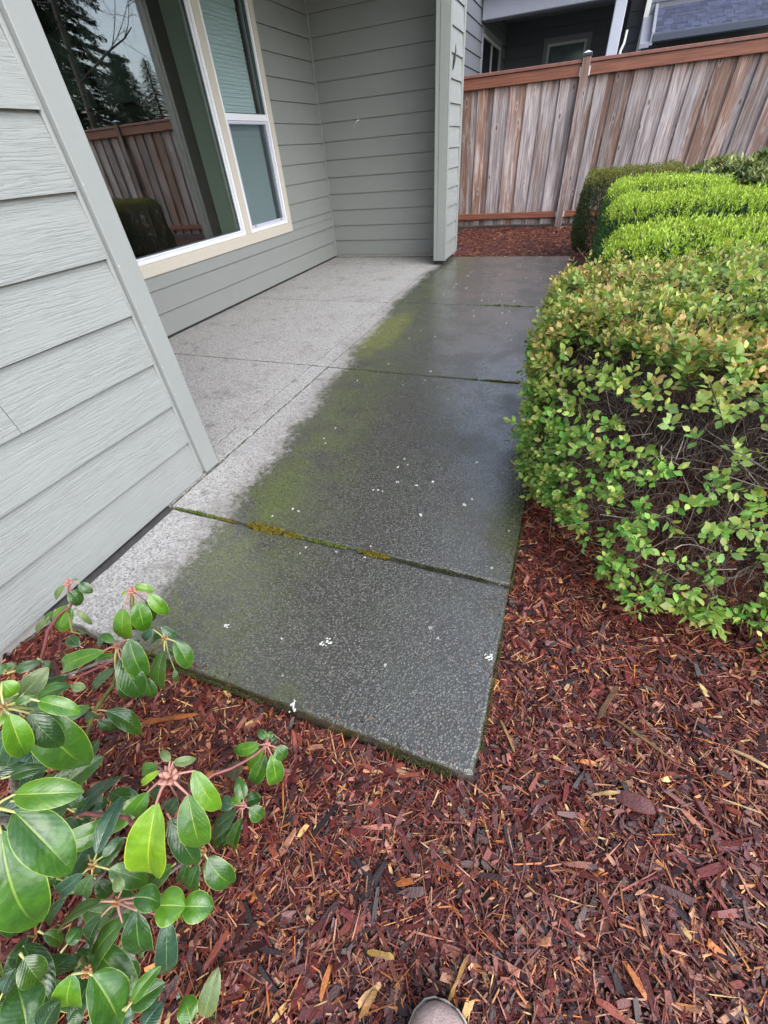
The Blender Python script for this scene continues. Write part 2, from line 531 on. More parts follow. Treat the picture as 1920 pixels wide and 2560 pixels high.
# weathered cedar boards, one look per board
def m_cedar():
    nb = NB('weathered cedar')
    p = nb.pos()
    x, y, z = nb.sep(p)
    r = nb.rnd()
    off = nb.math('MULTIPLY', r, 53.0)
    warp = nb.math('MULTIPLY', nb.noise(nb.comb(nb.math('MULTIPLY', x, 9.0), nb.math('MULTIPLY', z, 1.6), off), 1.0, 3, 0.5), 0.07)
    xx = nb.math('ADD', x, warp)
    g = nb.noise(nb.comb(nb.math('MULTIPLY', xx, 85.0), nb.math('MULTIPLY', z, 1.6), off), 1.0, 4, 0.65)
    fine = nb.noise(nb.comb(nb.math('MULTIPLY', xx, 330.0), nb.math('MULTIPLY', z, 7.0), off), 1.0, 2, 0.6)
    hue = nb.noise(nb.comb(nb.math('MULTIPLY', xx, 11.0), nb.math('MULTIPLY', z, 1.1), off), 1.0, 3, 0.6)
    grey = nb.ramp(g, [(0.33, (0.14, 0.112, 0.11)), (0.5, (0.30, 0.255, 0.255)), (0.67, (0.55, 0.49, 0.49))])
    brown = nb.ramp(g, [(0.33, (0.12, 0.062, 0.045)), (0.5, (0.26, 0.150, 0.108)), (0.67, (0.45, 0.30, 0.23))])
    k = nb.math('ADD', hue, nb.math('MULTIPLY', nb.math('SUBTRACT', r, 0.5), 0.62))
    col = nb.mix(nb.step(k, 0.40, 0.72), grey, brown)
    pale = nb.noise(nb.comb(nb.math('MULTIPLY', xx, 16.0), nb.math('MULTIPLY', z, 1.7), nb.math('ADD', off, 9.0)), 1.0, 3, 0.65)
    col = nb.mix(nb.math('MULTIPLY', nb.step(pale, 0.50, 0.66), 0.72), col, (0.52, 0.47, 0.47))
    col = nb.mix(nb.math('MULTIPLY', nb.step(pale, 0.46, 0.30), 0.45), col, (0.15, 0.105, 0.095))
    top = nb.step(nb.math('ADD', z, nb.math('MULTIPLY', nb.noise(nb.comb(nb.math('MULTIPLY', x, 28.0), off, off), 1.0, 2), 0.35)), 1.62, 1.92)
    col = nb.mix(nb.math('MULTIPLY', top, 0.6), col, nb.ramp(g, [(0.3, (0.10, 0.04, 0.02)), (0.7, (0.36, 0.17, 0.09))]))
    kv = nb.n('ShaderNodeTexVoronoi', {'Vector': nb.comb(nb.math('MULTIPLY', x, 9.0), nb.math('MULTIPLY', z, 3.6), off), 'Scale': 1.0})
    knot = nb.step(kv.outputs['Distance'], 0.15, 0.06)
    ring = nb.step(kv.outputs['Distance'], 0.26, 0.15)
    col = nb.mix(nb.math('MULTIPLY', nb.math('SUBTRACT', ring, knot), 0.55), col, (0.46, 0.40, 0.37))
    col = nb.mix(nb.math('MULTIPLY', knot, 0.8), col, (0.07, 0.035, 0.025))
    col = nb.mix(nb.math('MULTIPLY', nb.step(fine, 0.62, 0.75), 0.35), col, (0.06, 0.045, 0.04))
    bv = nb.math('ADD', 0.56, nb.math('MULTIPLY', nb.math('FRACT', nb.math('MULTIPLY', r, 7.31)), 0.62))
    col = nb.mix(1.0, col, nb.comb(bv, bv, bv), 'MULTIPLY')
    low_dark = nb.step(nb.math('ADD', z, nb.math('MULTIPLY', nb.noise(nb.comb(nb.math('MULTIPLY', x, 22.0), off, 0.0), 1.0, 3), 0.5)), 0.62, 0.22)  # boards darker brown towards the bottom, with a ragged upper edge
    col = nb.mix(nb.math('MULTIPLY', low_dark, 0.5), col, (0.10, 0.072, 0.06))
    h = nb.math('ADD', g, nb.math('MULTIPLY', fine, 0.6))
    h = nb.math('ADD', h, nb.math('MULTIPLY', ring, 0.7))
    return nb.fin(col, 0.7, nb.bump(h, 0.55, 0.004))
M['cedar'] = m_cedar()

def m_rail():
    nb = NB('red brown stained rail')
    p = nb.pos()
    x, y, z = nb.sep(p)
    g = nb.noise(nb.comb(nb.math('MULTIPLY', x, 3.0), y, nb.math('MULTIPLY', z, 90.0)), 1.0, 4, 0.6)
    col = nb.ramp(g, [(0.3, (0.13, 0.046, 0.028)), (0.55, (0.23, 0.082, 0.046)), (0.8, (0.31, 0.125, 0.072))])
    sp = nb.step(nb.noise(p, 14.0, 4, 0.7), 0.66, 0.74)
    col = nb.mix(nb.math('MULTIPLY', sp, 0.6), col, (0.07, 0.03, 0.02))
    return nb.fin(col, 0.55, nb.bump(g, 0.3, 0.003))
M['rail'] = m_rail()
M['rail_top'] = plain('weathered cap board', (0.20, 0.085, 0.065), 0.6, 0.25, 12, 0.3)
M['bracket'] = plain('galvanised bracket', (0.62, 0.64, 0.68), 0.4, 0.08, 40, metal=0.4)
M['cap_dark'] = plain('black post cap', (0.03, 0.035, 0.045), 0.3)
M['cap_top'] = plain('pale post cap top', (0.50, 0.56, 0.64), 0.4, 0.05)
M['n_wall'] = plain('grey blue neighbour siding', (0.125, 0.133, 0.155), 0.7, 0.05, 8)
M['n_trim'] = plain('lavender grey neighbour trim', (0.25, 0.255, 0.30), 0.6, 0.05, 8)
M['n_post'] = plain('pale neighbour post', (0.47, 0.49, 0.56), 0.55, 0.04, 20)
M['n_white'] = plain('white neighbour frame', (0.62, 0.63, 0.60), 0.5, 0.04)
M['n_glass'] = NB('dark neighbour glass').fin((0.012, 0.018, 0.022), 0.06)
M['n_glass_blind'] = plain('glass over vertical blind', (0.10, 0.14, 0.14), 0.12, 0.2, 10)
M['n_gutter'] = plain('dark blue gutter', (0.045, 0.055, 0.085), 0.35, 0.05)
M['lamp_glass'] = plain('unlit ceiling lamp', (0.5, 0.48, 0.42), 0.4)
def m_shingle():
    nb = NB('blue grey asphalt shingle')
    p = nb.pos()
    r = nb.rnd()
    c = nb.ramp(r, [(0.0, (0.032, 0.040, 0.075)), (0.5, (0.048, 0.058, 0.105)), (1.0, (0.068, 0.082, 0.145))])
    gr = nb.noise(p, 220.0, 2, 0.7)
    c = nb.mix(1.0, c, nb.ramp(gr, [(0.3, 0.75), (0.7, 1.0)]), 'MULTIPLY')
    return nb.fin(c, 0.7, nb.bump(gr, 0.5, 0.004))
M['shingle'] = m_shingle()
def m_bark(name, a, b):
    nb = NB(name)
    p = nb.pos()
    h = nb.noise(nb.vmul(p, (1, 1, 0.25)), 30.0, 5, 0.7)
    return nb.fin(nb.mix(nb.step(h, 0.35, 0.65), a, b), 0.85, nb.bump(h, 0.8, 0.02))
M['bark'] = m_bark('tree bark', (0.035, 0.026, 0.02), (0.10, 0.078, 0.06))
M['stem_green'] = m_bark('olive shrub stem', (0.13, 0.14, 0.035), (0.22, 0.22, 0.07))
M['stem_brown'] = m_bark('lichen grey shrub stem', (0.13, 0.085, 0.07), (0.30, 0.27, 0.24))
M['stem_pink'] = plain('pink shrub stem', (0.26, 0.085, 0.085), 0.5, 0.2, 60)
M['petiole_pink'] = plain('pink leaf stalk', (0.42, 0.215, 0.175), 0.45, 0.1, 80)
M['petiole_green'] = plain('yellow green leaf stalk', (0.42, 0.42, 0.16), 0.45, 0.1, 80)
M['bud'] = plain('pink tan bud scale', (0.46, 0.22, 0.175), 0.6, 0.2, 120, 0.3)
M['bud_brown'] = plain('brown bud scale', (0.34, 0.17, 0.07), 0.6, 0.2, 120, 0.3)
M['lichen'] = plain('white lichen', (0.62, 0.65, 0.61), 0.85, 0.08, 90, 0.5)
M['shoe'] = plain('taupe suede', (0.46, 0.345, 0.325), 0.95, 0.20, 55, 0.6)
M['shoe_rim'] = plain('pale shoe rim', (0.52, 0.47, 0.43), 0.6, 0.12, 60)
M['shoe_sole'] = plain('dark rubber sole', (0.06, 0.05, 0.05), 0.7)
M['shoe_inside'] = plain('dark shoe lining', (0.05, 0.045, 0.045), 0.9)

# big glossy leaf: pale midrib, side veins, yellowish rim
def m_bigleaf(name, base, base2, rim, rough, under, veins=1.0):
    nb = NB(name)
    uvn = nb.n('ShaderNodeUVMap').outputs[0]
    u, v, _ = nb.sep(uvn)
    p = nb.pos()
    av = nb.math('ABSOLUTE', v)
    r = nb.rnd()
    c = nb.mix(nb.step(nb.math('ADD', nb.noise(p, 26.0, 3, 0.6), nb.math('MULTIPLY', nb.math('SUBTRACT', r, 0.5), 0.25)), 0.33, 0.68), base, base2)
    mid = nb.math('MULTIPLY', nb.step(av, 0.055, 0.012), nb.step(u, 1.02, 0.3))
    yl = nb.math('FRACT', nb.math('MULTIPLY', r, 9.7))
    c = nb.mix(nb.math('MULTIPLY', nb.step(yl, 0.6, 1.0), nb.math('MULTIPLY', nb.noise(nb.vadd(p, nb.comb(r, r, r)), 12.0, 3), 0.55)), c, (0.11, 0.20, 0.012))
    c = nb.mix(nb.math('MULTIPLY', mid, 0.6), c, rim)
    sv = nb.math('FRACT', nb.math('SUBTRACT', nb.math('MULTIPLY', u, 9.0), nb.math('MULTIPLY', av, 3.2)))
    sv = nb.math('ABSOLUTE', nb.math('SUBTRACT', sv, 0.5))
    vein = nb.step(sv, 0.07, 0.0)
    c = nb.mix(nb.math('MULTIPLY', vein, 0.05 * veins), c, rim)
    spk = nb.math('MULTIPLY', nb.step(nb.voro(nb.vadd(p, nb.comb(r, r, 0.0)), 85.0), 0.15, 0.06), nb.step(nb.noise(nb.vadd(p, nb.comb(r, 0.0, r)), 17.0, 2), 0.56, 0.62))
    c = nb.mix(nb.math('MULTIPLY', spk, 0.75), c, (0.13, 0.075, 0.025))
    edge = nb.step(av, 0.935, 0.99)
    c = nb.mix(nb.math('MULTIPLY', edge, 0.85), c, rim)
    back = nb.n('ShaderNodeNewGeometry').outputs['Backfacing']
    c = nb.mix(back, c, under)
    h = nb.math('ADD', nb.math('MULTIPLY', nb.step(sv, 0.5, 0.0), -0.3 * veins), nb.math('MULTIPLY', nb.noise(p, 75.0, 3, 0.55), 1.3))
    h = nb.math('ADD', h, nb.math('MULTIPLY', nb.step(av, 0.09, 0.0), -0.6))
    h = nb.math('ADD', h, nb.math('MULTIPLY', nb.noise(p, 32.0, 2, 0.5), 4.2))
    nr = nb.bump(h, 0.45, 0.0020)
    rg = nb.math('ADD', rough, nb.math('MULTIPLY', nb.noise(p, 55.0, 4, 0.65), 0.22))
    nb.fin(c, rg, nr, spec=0.75)
    nb.put(nb.b.inputs['Coat Weight'], 0.35)
    nb.put(nb.b.inputs['Coat Roughness'], 0.08)
    tl = nb.n('ShaderNodeBsdfTranslucent')
    nb.put(tl.inputs[0], nb.mix(0.5, c, (0.30, 0.45, 0.03, 1)))
    mx = nb.n('ShaderNodeMixShader', {0: 0.18, 1: nb.b.outputs[0], 2: tl.outputs[0]})
    nb.t.links.new(mx.outputs[0], nb.out.inputs['Surface'])
    return nb.m
UND = (0.26, 0.31, 0.11)
M['leaf0'] = m_bigleaf('dark glossy leaf', (0.012, 0.052, 0.012), (0.025, 0.092, 0.012), (0.20, 0.33, 0.10), 0.10, UND, 1.0)
M['leaf1'] = m_bigleaf('green leaf', (0.022, 0.092, 0.010), (0.050, 0.165, 0.010), (0.34, 0.48, 0.07), 0.24, UND, 0.45)
M['leaf2'] = m_bigleaf('fresh green leaf', (0.040, 0.150, 0.008), (0.100, 0.255, 0.010), (0.42, 0.58, 0.08), 0.22, UND, 0.3)
M['leaf3'] = m_bigleaf('dull olive leaf', (0.085, 0.14, 0.04), (0.14, 0.20, 0.06), (0.36, 0.44, 0.14), 0.42, UND, 0.6)
M['leaf4'] = m_bigleaf('blue green wet leaf', (0.022, 0.075, 0.042), (0.040, 0.112, 0.055), (0.26, 0.38, 0.17), 0.15, UND, 1.0)
M['leaf5'] = m_bigleaf('yellow green young leaf', (0.115, 0.26, 0.008), (0.20, 0.37, 0.012), (0.58, 0.68, 0.06), 0.24, UND, 0.2)

# ------------------------------------------------------------------ setting: ground, mulch, walkway
XE, YN, YFAR = 0.022, 0.326, 6.17          # walkway edges
XW = -1.455                                # plane of the near house wall
XA, YB = -3.16, 6.205                      # alcove walls
FY = 8.34                                  # fence

def mulch_z(x, y):
    x, y = np.asarray(x, float), np.asarray(y, float)
    z = -0.040 + 0.020 * (vnoise(x, y, 2.3, 1) - 0.5) + 0.018 * (vnoise(x, y, 7.0, 2) - 0.5)
    z = z + 0.018 * np.clip((x - 0.1) / 0.6, 0, 1)
    z = z - 0.020 * np.clip((-0.2 - x) / 0.8, 0, 1) * (y < 2)
    far = np.clip((y - 5.9) / 0.5, 0, 1)
    z = z * (1 - far) + far * (-0.012 + 0.012 * (vnoise(x, y, 3.0, 3) - 0.5) + np.clip((y - 7.2) / 1.3, 0, 1) * 0.03)
    return z

S = 900
gx = np.concatenate([[-S, -60, -12], np.linspace(-3.2, 6, 62), [12, 60, S]])
pym = pymesh('ground', *boxdata(-S, S, -S, S, -0.6, -0.20), M['soil'])
tag(link('ground', pym), kind='structure')

nx, ny = 190, 220
X, Y = np.meshgrid(np.linspace(-3.4, 4.2, nx), np.linspace(-1.6, 8.6, ny))
Z = mulch_z(X, Y)
under = (X < XE - 0.03) & (X > -4) & (Y > YN + 0.03) & (Y < YFAR - 0.03)
Z = np.where(under | ((X < XW - 0.05) & (Y < 6.1)), -0.085, Z)
V = np.stack([X.ravel(), Y.ravel(), Z.ravel()], 1)
i = (np.arange(ny - 1)[:, None] * nx + np.arange(nx - 1)[None]).ravel()
F = np.stack([i, i + 1, i + 1 + nx, i + nx], 1)
tag(link('mulch_bed', bigmesh('mulch_bed', V, F, M['mulch'], smooth=True)), kind='structure')

walk = empty('walkway', (0, 0, 0), kind='structure')
JY = [YN, 0.915, 2.475, 4.045, 5.675, YFAR]
G = 0.0045
def slab_worn(x0, x1, y0, y1):
    r = np.random.default_rng(int(y0 * 100))
    pts = []
    for (ax, ay), (bx, by) in zip(((x0, y0), (x1, y0), (x1, y1), (x0, y1)), ((x1, y0), (x1, y1), (x0, y1), (x0, y0))):
        n = max(2, int(math.hypot(bx - ax, by - ay) / 0.022))
        for i in range(n):
            pts.append((ax + (bx - ax) * i / n, ay + (by - ay) * i / n))
    P = np.array(pts)
    cen = np.array([(x0 + x1) / 2, (y0 + y1) / 2])
    inw = np.sign(cen - P) * (np.abs(np.abs(P - cen) - np.array([(x1 - x0) / 2, (y1 - y0) / 2])) < 1e-6)
    k = 0.0035 * vnoise(P[:, 0], P[:, 1], 17, 30) + 0.004 * np.maximum(0, vnoise(P[:, 0], P[:, 1], 45, 31) - 0.62) * 2.5
    rings = []
    for ins, z in ((0.0, -0.10), (0.0, -0.012), (0.0015, -0.006), (0.0045, -0.0018), (0.010, 0.0)):
        jit = k * (1.0 if z > -0.05 else 0.4) + ins * (0.75 + 0.6 * vnoise(P[:, 0], P[:, 1], 30, 32))
        Q = P + inw * jit[:, None]
        rings.append([(q[0], q[1], z) for q in Q])
    V, F = loft(rings)
    me = pymesh('concrete_panel', V, F, M['concrete'])
    bm = bmesh.new(); bm.from_mesh(me); bmesh.ops.recalc_face_normals(bm, faces=bm.faces); bm.to_mesh(me); bm.free()
    return link('concrete_panel', me, walk)
def slab(x0, x1, y0, y1, bev=0.007):
    V, F = boxdata(x0, x1, y0, y1, -0.10, 0.0)
    me = pymesh('concrete_panel', V, F, M['concrete'])
    bevel_me(me, bev, 2)
    return link('concrete_panel', me, walk)
panels = []
for a, b in zip(JY[:-1], JY[1:]):
    panels.append((slab_worn if a < 2.4 else slab)(-1.410 if a < 0.5 else -1.4335, XE, a + G, b - G))
    if a > 1.0 or b > 1.3:
        ya = max(a, 1.10)
        slab(-1.562, -1.4375, ya + G, b - G, 0.004)
        slab(XA, -1.566, ya + G, b - G, 0.005)
slab(-1.4725, -1.4375, 0.915 + G, 1.10, 0.003)
box('joint_bed', (XA, XE - 0.02, YN + 0.02, YFAR - 0.02, -0.12, -0.013), M['caulk'], walk)

# white lichen flakes on the panels
def splat(seed):
    r = np.random.default_rng(seed)
    V, F = [], []
    for q in range(11):
        a, d = r.uniform(0, 6.28), (0.0 if q == 0 else r.uniform(0.25, 0.95))
        cx, cy, s = d * math.cos(a), d * math.sin(a), r.uniform(0.16, 0.36) * (1.25 - 0.6 * d)
        n = 6
        th = np.linspace(0, 2 * np.pi, n, endpoint=False) + r.uniform(0, 1)
        rad = s * (0.55 + 0.45 * r.random(n))
        o = len(V)
        V += [(cx + w_ * math.cos(t), cy + w_ * math.sin(t), 0.0) for w_, t in zip(rad, th)]
        V += [(cx + w_ * .7 * math.cos(t), cy + w_ * .7 * math.sin(t), 0.8 + 0.04 * q) for w_, t in zip(rad, th)]
        F += [(o + k, o + (k + 1) % n, o + n + (k + 1) % n, o + n + k) for k in range(n)] + [tuple(range(o + n, o + 2 * n))]
    return pymesh('lichen_patch', V, F, M['lichen'])
SPL = [splat(s) for s in range(6)]
spots = [(-.469, .539, .019), (-.004, .642, .015), (-.468, .336, .016), (-.363, 1.169, .010), (-.212, 1.277, .011), (-.22, 1.59, .010),
         (-.527, 1.35, .008), (-.374, 1.393, .008), (-.437, 1.349, .009), (-.561, 1.458, .007), (-.589, 1.274, .006), (-.804, .489, .009),
         (-.187, .682, .006), (-.049, .977, .005), (-.86, 1.05, .007), (-.89, 1.055, .006), (-.95, .99, .006), (-1.02, 1.6, .006), (-.99, 1.56, .005)]
r = np.random.default_rng(3)
for _ in range(70):
    x, y = r.uniform(-1.15, -0.02), r.uniform(0.35, 6.1)
    spots.append((x - 0.10 * min(y, 4.3) * 0.6 + 0.15 if x < -0.8 else x, y, r.uniform(0.003, 0.0065) * (1.0 + 0.35 * (y > 2.5) + 0.5 * (y > 4))))
for k, (x, y, s) in enumerate(spots):
    o = link('lichen_patch', SPL[k % 6], walk, (x, y, 0.0002))
    o.scale = (s * r.uniform(0.7, 1.25), s * r.uniform(0.8, 1.2), 0.0022)
    o.rotation_euler.z = r.uniform(0, 6.28)

# moss cushions sitting in the joints
r = np.random.default_rng(8)
P, A, Cc, Sz = [], [], [], []
def mossline(y, x0, x1, n, wd, hgt, col, pw=1.0):
    for _ in range(n):
        x = r.uniform(x0, x1)
        t = (x - x0) / (x1 - x0)
        e = (4 * t * (1 - t)) ** pw * (0.15 + 1.1 * vnoise(x, y, 42, 5))
        if vnoise(x, y, 75, 15) < 0.28: continue
        dy = r.normal(0, wd * 0.5) * e + 0.005 * (vnoise(x, 0, 30, 16) - 0.5)
        P.append((x, y + dy, -0.004 + hgt * e * max(0, 1 - (dy / (wd + 1e-6)) ** 2) * r.uniform(0.3, 1)))
        A.append(r.normal(0, 0.6, 3) + (0, 0, 1.0))
        Cc.append(np.array(col) * r.choice([0.35, 0.7, 1.0, 1.35]) * (0.6 + 0.8 * vnoise(x, dy * 3, 110, 17)) * (1 + 0.25 * r.normal(0, 1, 3) * (0.5, 0.3, 0.3)))
        Sz.append(r.uniform(0.004, 0.0085))
MO, MG = (0.235, 0.195, 0.018), (0.17, 0.23, 0.03)
mossline(0.915, -1.40, -1.12, 1500, 0.009, 0.009, MG)
mossline(0.915, -1.20, -1.08, 500, 0.007, 0.008, MO)
mossline(0.915, -1.02, -0.86, 3800, 0.022, 0.026, MO, 0.4)
mossline(0.915, -0.90, -0.78, 2200, 0.016, 0.018, MO, 0.5)
mossline(0.915, -0.80, -0.58, 1300, 0.008, 0.008, MG, 0.5)
mossline(0.915, -0.53, -0.40, 1700, 0.014, 0.014, MO, 0.5)
mossline(0.915, -0.42, -0.05, 1100, 0.006, 0.004, (0.05, 0.06, 0.02))
mossline(2.475, -0.34, -0.12, 1300, 0.012, 0.012, MO, 0.6)
mossline(2.475, -0.45, -0.25, 300, 0.006, 0.006, MG)
mossline(4.045, -0.68, -0.20, 1200, 0.014, 0.012, MG, 0.6)
for _ in range(2600):                      # dark growth clinging to the near and right edges of the slab
    if r.random() < 0.62:
        x, y = r.uniform(-1.15, 0.0), YN - 0.002
        if vnoise(x, 0.0, 9, 6) < 0.42: continue
        a = (0, -1, 0.3)
    else:
        x, y = XE + 0.001, r.uniform(0.4, 1.7)
        if vnoise(y, 0.0, 7, 7) < 0.45: continue
        a = (1, 0, 0.3)
    P.append((x, y, r.uniform(-0.035, -0.004)))
    A.append(np.array(a) + r.normal(0, 0.4, 3))
    Cc.append(np.array((0.07, 0.085, 0.018)) * r.uniform(0.5, 1.4))
    Sz.append(r.uniform(0.004, 0.008))
tv = np.array([(0, -.35, 0), (0, .35, 0), (1, 0, 0), (.3, 0, .4)], float)
tf = np.array([(0, 3, 2), (3, 1, 2), (0, 1, 3)])
P, A, Cc, Sz = map(np.array, (P, A, Cc, Sz))
V, F, C = scatter(tv, tf, P, frames(A, r.normal(0, 1, (len(P), 3))), np.repeat(Sz[:, None], 3, 1), np.clip(Cc, 0.005, 1))
tag(link('moss', bigmesh('moss', V, F, M['moss'], C), walk), kind='stuff')

# ------------------------------------------------------------------ the house
house = empty('house', (XW, 1.18, 0), 'sage green lap sided house with big window in a covered alcove', 'house')

def plank(parent, face, const, a0, a1, z0, h=0.1727, mat='siding_shaded', lip=0.015, ztop=None):
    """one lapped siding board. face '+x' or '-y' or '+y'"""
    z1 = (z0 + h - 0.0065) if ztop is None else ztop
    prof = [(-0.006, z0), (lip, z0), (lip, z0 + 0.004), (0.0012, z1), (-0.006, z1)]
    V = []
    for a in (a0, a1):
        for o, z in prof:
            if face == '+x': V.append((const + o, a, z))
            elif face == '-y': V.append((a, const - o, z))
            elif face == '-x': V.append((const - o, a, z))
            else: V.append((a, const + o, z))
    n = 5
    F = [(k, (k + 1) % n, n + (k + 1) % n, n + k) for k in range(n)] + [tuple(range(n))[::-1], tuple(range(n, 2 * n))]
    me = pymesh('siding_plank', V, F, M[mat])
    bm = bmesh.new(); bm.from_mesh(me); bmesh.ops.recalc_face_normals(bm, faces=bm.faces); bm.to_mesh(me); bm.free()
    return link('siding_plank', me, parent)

ZT = 2.85
# near wall, facing the garden
k = 0
z = 0.006
while z < ZT - 0.05:
    zt = min(z + 0.1782 - 0.0065, ZT)
    if k == 3:
        plank(house, '+x', XW, -3.2, 0.6095, z, mat='siding', lip=0.016, ztop=zt)
        plank(house, '+x', XW, 0.6115, 1.150, z, mat='siding', lip=0.016, ztop=zt)
    else:
        plank(house, '+x', XW, -3.2, 1.150, z, mat='siding', lip=0.016, ztop=zt)
    z += 0.1782
    k += 1
box('foundation', (XW - 0.30, XW - 0.016, -3.2, 1.19, -0.19, 0.004), M['foundation'], house)
box('wall_core', (XW - 0.15, XW - 0.007, -3.2, 1.22, 0.005, ZT), M['foundation'], house)
box('expansion_joint', (XW - 0.0155, -1.4125, YN + 0.004, 0.9145, -0.08, -0.009), M['caulk'], house)
# corner boards: the garden face and the alcove face
box('corner_board', (XW - 0.005, XW + 0.030, 1.166, 1.252, 0.010, ZT), M['trim'], house, 0.003)
box('corner_board', (XW - 0.10, XW - 0.006, 1.230, 1.2515, 0.010, ZT), M['trim'], house, 0.003)
box('caulk_bead', (XW - 0.004, XW + 0.012, 1.1505, 1.1655, 0.012, ZT), M['trim'], house, 0.004)
for zz, dy, sz in ((0.405, .002, .002), (0.52, .001, .0025), (0.675, .003, .002), (0.872, .002, .003), (1.09, .002, .0025)):
    o = link('paint_drip', SPL[int(zz * 100) % 6], house, (XW + 0.0302, 1.168 + dy, zz))
    o.scale, o.rotation_euler = (sz * 1.8, sz, 0.0015), (0, RAD(90), 0)
# return wall of the alcove (faces away from the camera)
z = 0.022
while z < ZT - 0.05:
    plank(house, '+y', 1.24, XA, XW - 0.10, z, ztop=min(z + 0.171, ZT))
    z += 0.1727
# alcove wall with the window
WY0, WY1 = 1.95, 5.118                    # casing outer
WZ0, WZ1 = 0.465, 2.47
z, k = 0.022, 0
while z < ZT - 0.05:
    zt = min(z + 0.1662, ZT)
    if zt > WZ0 + 0.02 and z < WZ1:
        if z < WZ0:                        # notched board under the casing
            plank(house, '+x', XA, 1.25, YB, z, ztop=WZ0 - 0.002)
            plank(house, '+x', XA, WY1 + 0.002, YB - 0.026, WZ0, ztop=zt, lip=0.009)
        else:
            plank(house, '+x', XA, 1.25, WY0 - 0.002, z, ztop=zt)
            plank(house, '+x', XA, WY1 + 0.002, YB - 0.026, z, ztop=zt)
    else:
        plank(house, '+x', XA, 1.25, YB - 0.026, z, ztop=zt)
    z += 0.1727
    k += 1
box('corner_trim', (XA - 0.004, XA + 0.022, YB - 0.022, YB - 0.001, 0.016, ZT), M['post_trim'], house, 0.003)
# back wall of the alcove
z = 0.030
while z < ZT - 0.05:
    plank(house, '-y', YB, XA + 0.024, -1.562, z, ztop=min(z + 0.1662, ZT))
    z += 0.1727
box('wall_core', (XA, -1.45, YB + 0.007, YB + 0.12, 0.0, ZT), M['foundation'], house)
box('sill_plate', (XA + 0.02, -1.56, YB - 0.004, YB + 0.0065, 0.0, 0.029), M['foundation'], house)
# wall core round the window opening
multibox('wall_core', [(XA - 0.10, XA - 0.007, 1.25, WY0 + 0.06, 0, ZT), (XA - 0.10, XA - 0.007, WY1 - 0.06, YB, 0, ZT),
                       (XA - 0.10, XA - 0.007, WY0 + 0.061, WY1 - 0.061, 0, WZ0 + 0.06), (XA - 0.10, XA - 0.007, WY0 + 0.061, WY1 - 0.061, WZ1 - 0.06, ZT)], M['foundation'], house)
box('base_gap_shade', (XA - 0.006, XA - 0.0005, 1.25, YB - 0.03, 0.001, 0.0215), M['dark_gap'], house)  # dark strip standing in for the shade in the gap under the siding
# porch post: plain boards towards the camera, lap siding towards the garden
PX0, PX1, PY0, PY1 = -1.560, -1.428, 5.665, 6.28
box('post_board', (PX0, PX0 + 0.044, PY0 + 0.004, PY0 + 0.024, 0.045, ZT), M['post_trim'], house, 0.003)
box('post_board', (PX0 + 0.0445, PX1 - 0.004, PY0, PY0 + 0.022, 0.045, ZT), M['post_trim'], house, 0.003)
box('post_board', (PX1 - 0.0035, PX1 + 0.016, PY0 + 0.001, PY0 + 0.052, 0.045, ZT), M['post_trim'], house, 0.003)
box('post_board', (PX1 - 0.0035, PX1 + 0.018, PY1 - 0.055, PY1, 0.045, ZT), M['post_trim'], house, 0.003)
box('post_core', (PX0 + 0.004, PX1 - 0.006, PY0 + 0.025, PY1 - 0.004, 0.050, ZT), M['post_trim'], house)
box('post_foot', (PX0 + 0.02, PX1 - 0.02, PY0 + 0.03, PY1 - 0.03, 0.0, 0.049), M['dark_gap'], house)  # near black colour stands in for the shade under the raised post
z = 0.048
while z < ZT - 0.05:
    plank(house, '+x', PX1 - 0.004, PY0 + 0.053, PY1 - 0.056, z, mat='siding', lip=0.014, ztop=min(z + 0.1662, ZT))
    z += 0.1727
# bird dropping on the alcove wall
o = link('white_smear', SPL[2], house, (-2.655, YB - 0.0105, 1.395))
o.scale, o.rotation_euler = (0.022, 0.045, 0.002), (RAD(90), RAD(25), 0)
o = link('white_smear', SPL[4], house, (-2.695, YB - 0.0105, 1.352))
o.scale, o.rotation_euler = (0.008, 0.030, 0.002), (RAD(90), RAD(38), 0)
for q, (xx, zz) in enumerate(((-2.35, 1.02), (-2.1, 0.93), (-2.5, 1.6), (-2.28, 0.75))):
    o = link('white_smear', SPL[q], house, (xx, YB - 0.0105, zz))
    o.scale, o.rotation_euler = (0.006, 0.009, 0.002), (RAD(90), 0, 0)

# window: casing, two frames, glass, blind
CX0, CX1 = XA - 0.003, XA + 0.020
cas = [('casing_board', (CX0, CX1, WY0, WY1, WZ0, WZ0 + 0.088)), ('casing_board', (CX0, CX1, WY0, WY1, WZ1 - 0.09, WZ1)),
       ('casing_board', (CX0, CX1, WY0, WY0 + 0.08, WZ0 + 0.0885, WZ1 - 0.0905)), ('casing_board', (CX0, CX1, WY1 - 0.074, WY1, WZ0 + 0.0885, WZ1 - 0.0905)),
       ('casing_board', (CX0, CX1 - 0.002, 4.217, 4.307, WZ0 + 0.0885, WZ1 - 0.0905))]
for nme, b in cas:
    box(nme, b, M['beige'], house, 0.002)
def frame(name, y0, y1, z0, z1, wd, x0, x1, mat, parent, bev=0.003):
    return multibox(name, [(x0, x1, y0, y1, z0, z0 + wd), (x0, x1, y0, y1, z1 - wd, z1), (x0, x1, y0, y0 + wd, z0 + wd + .0005, z1 - wd - .0005), (x0, x1, y1 - wd, y1, z0 + wd + .0005, z1 - wd - .0005)], mat, parent, bev)
BZ0, BZ1 = WZ0 + 0.089, WZ1 - 0.091
big = frame('window_frame', WY0 + 0.081, 4.216, BZ0, BZ1, 0.030, XA - 0.05, XA + 0.014, M['vinyl'], house)
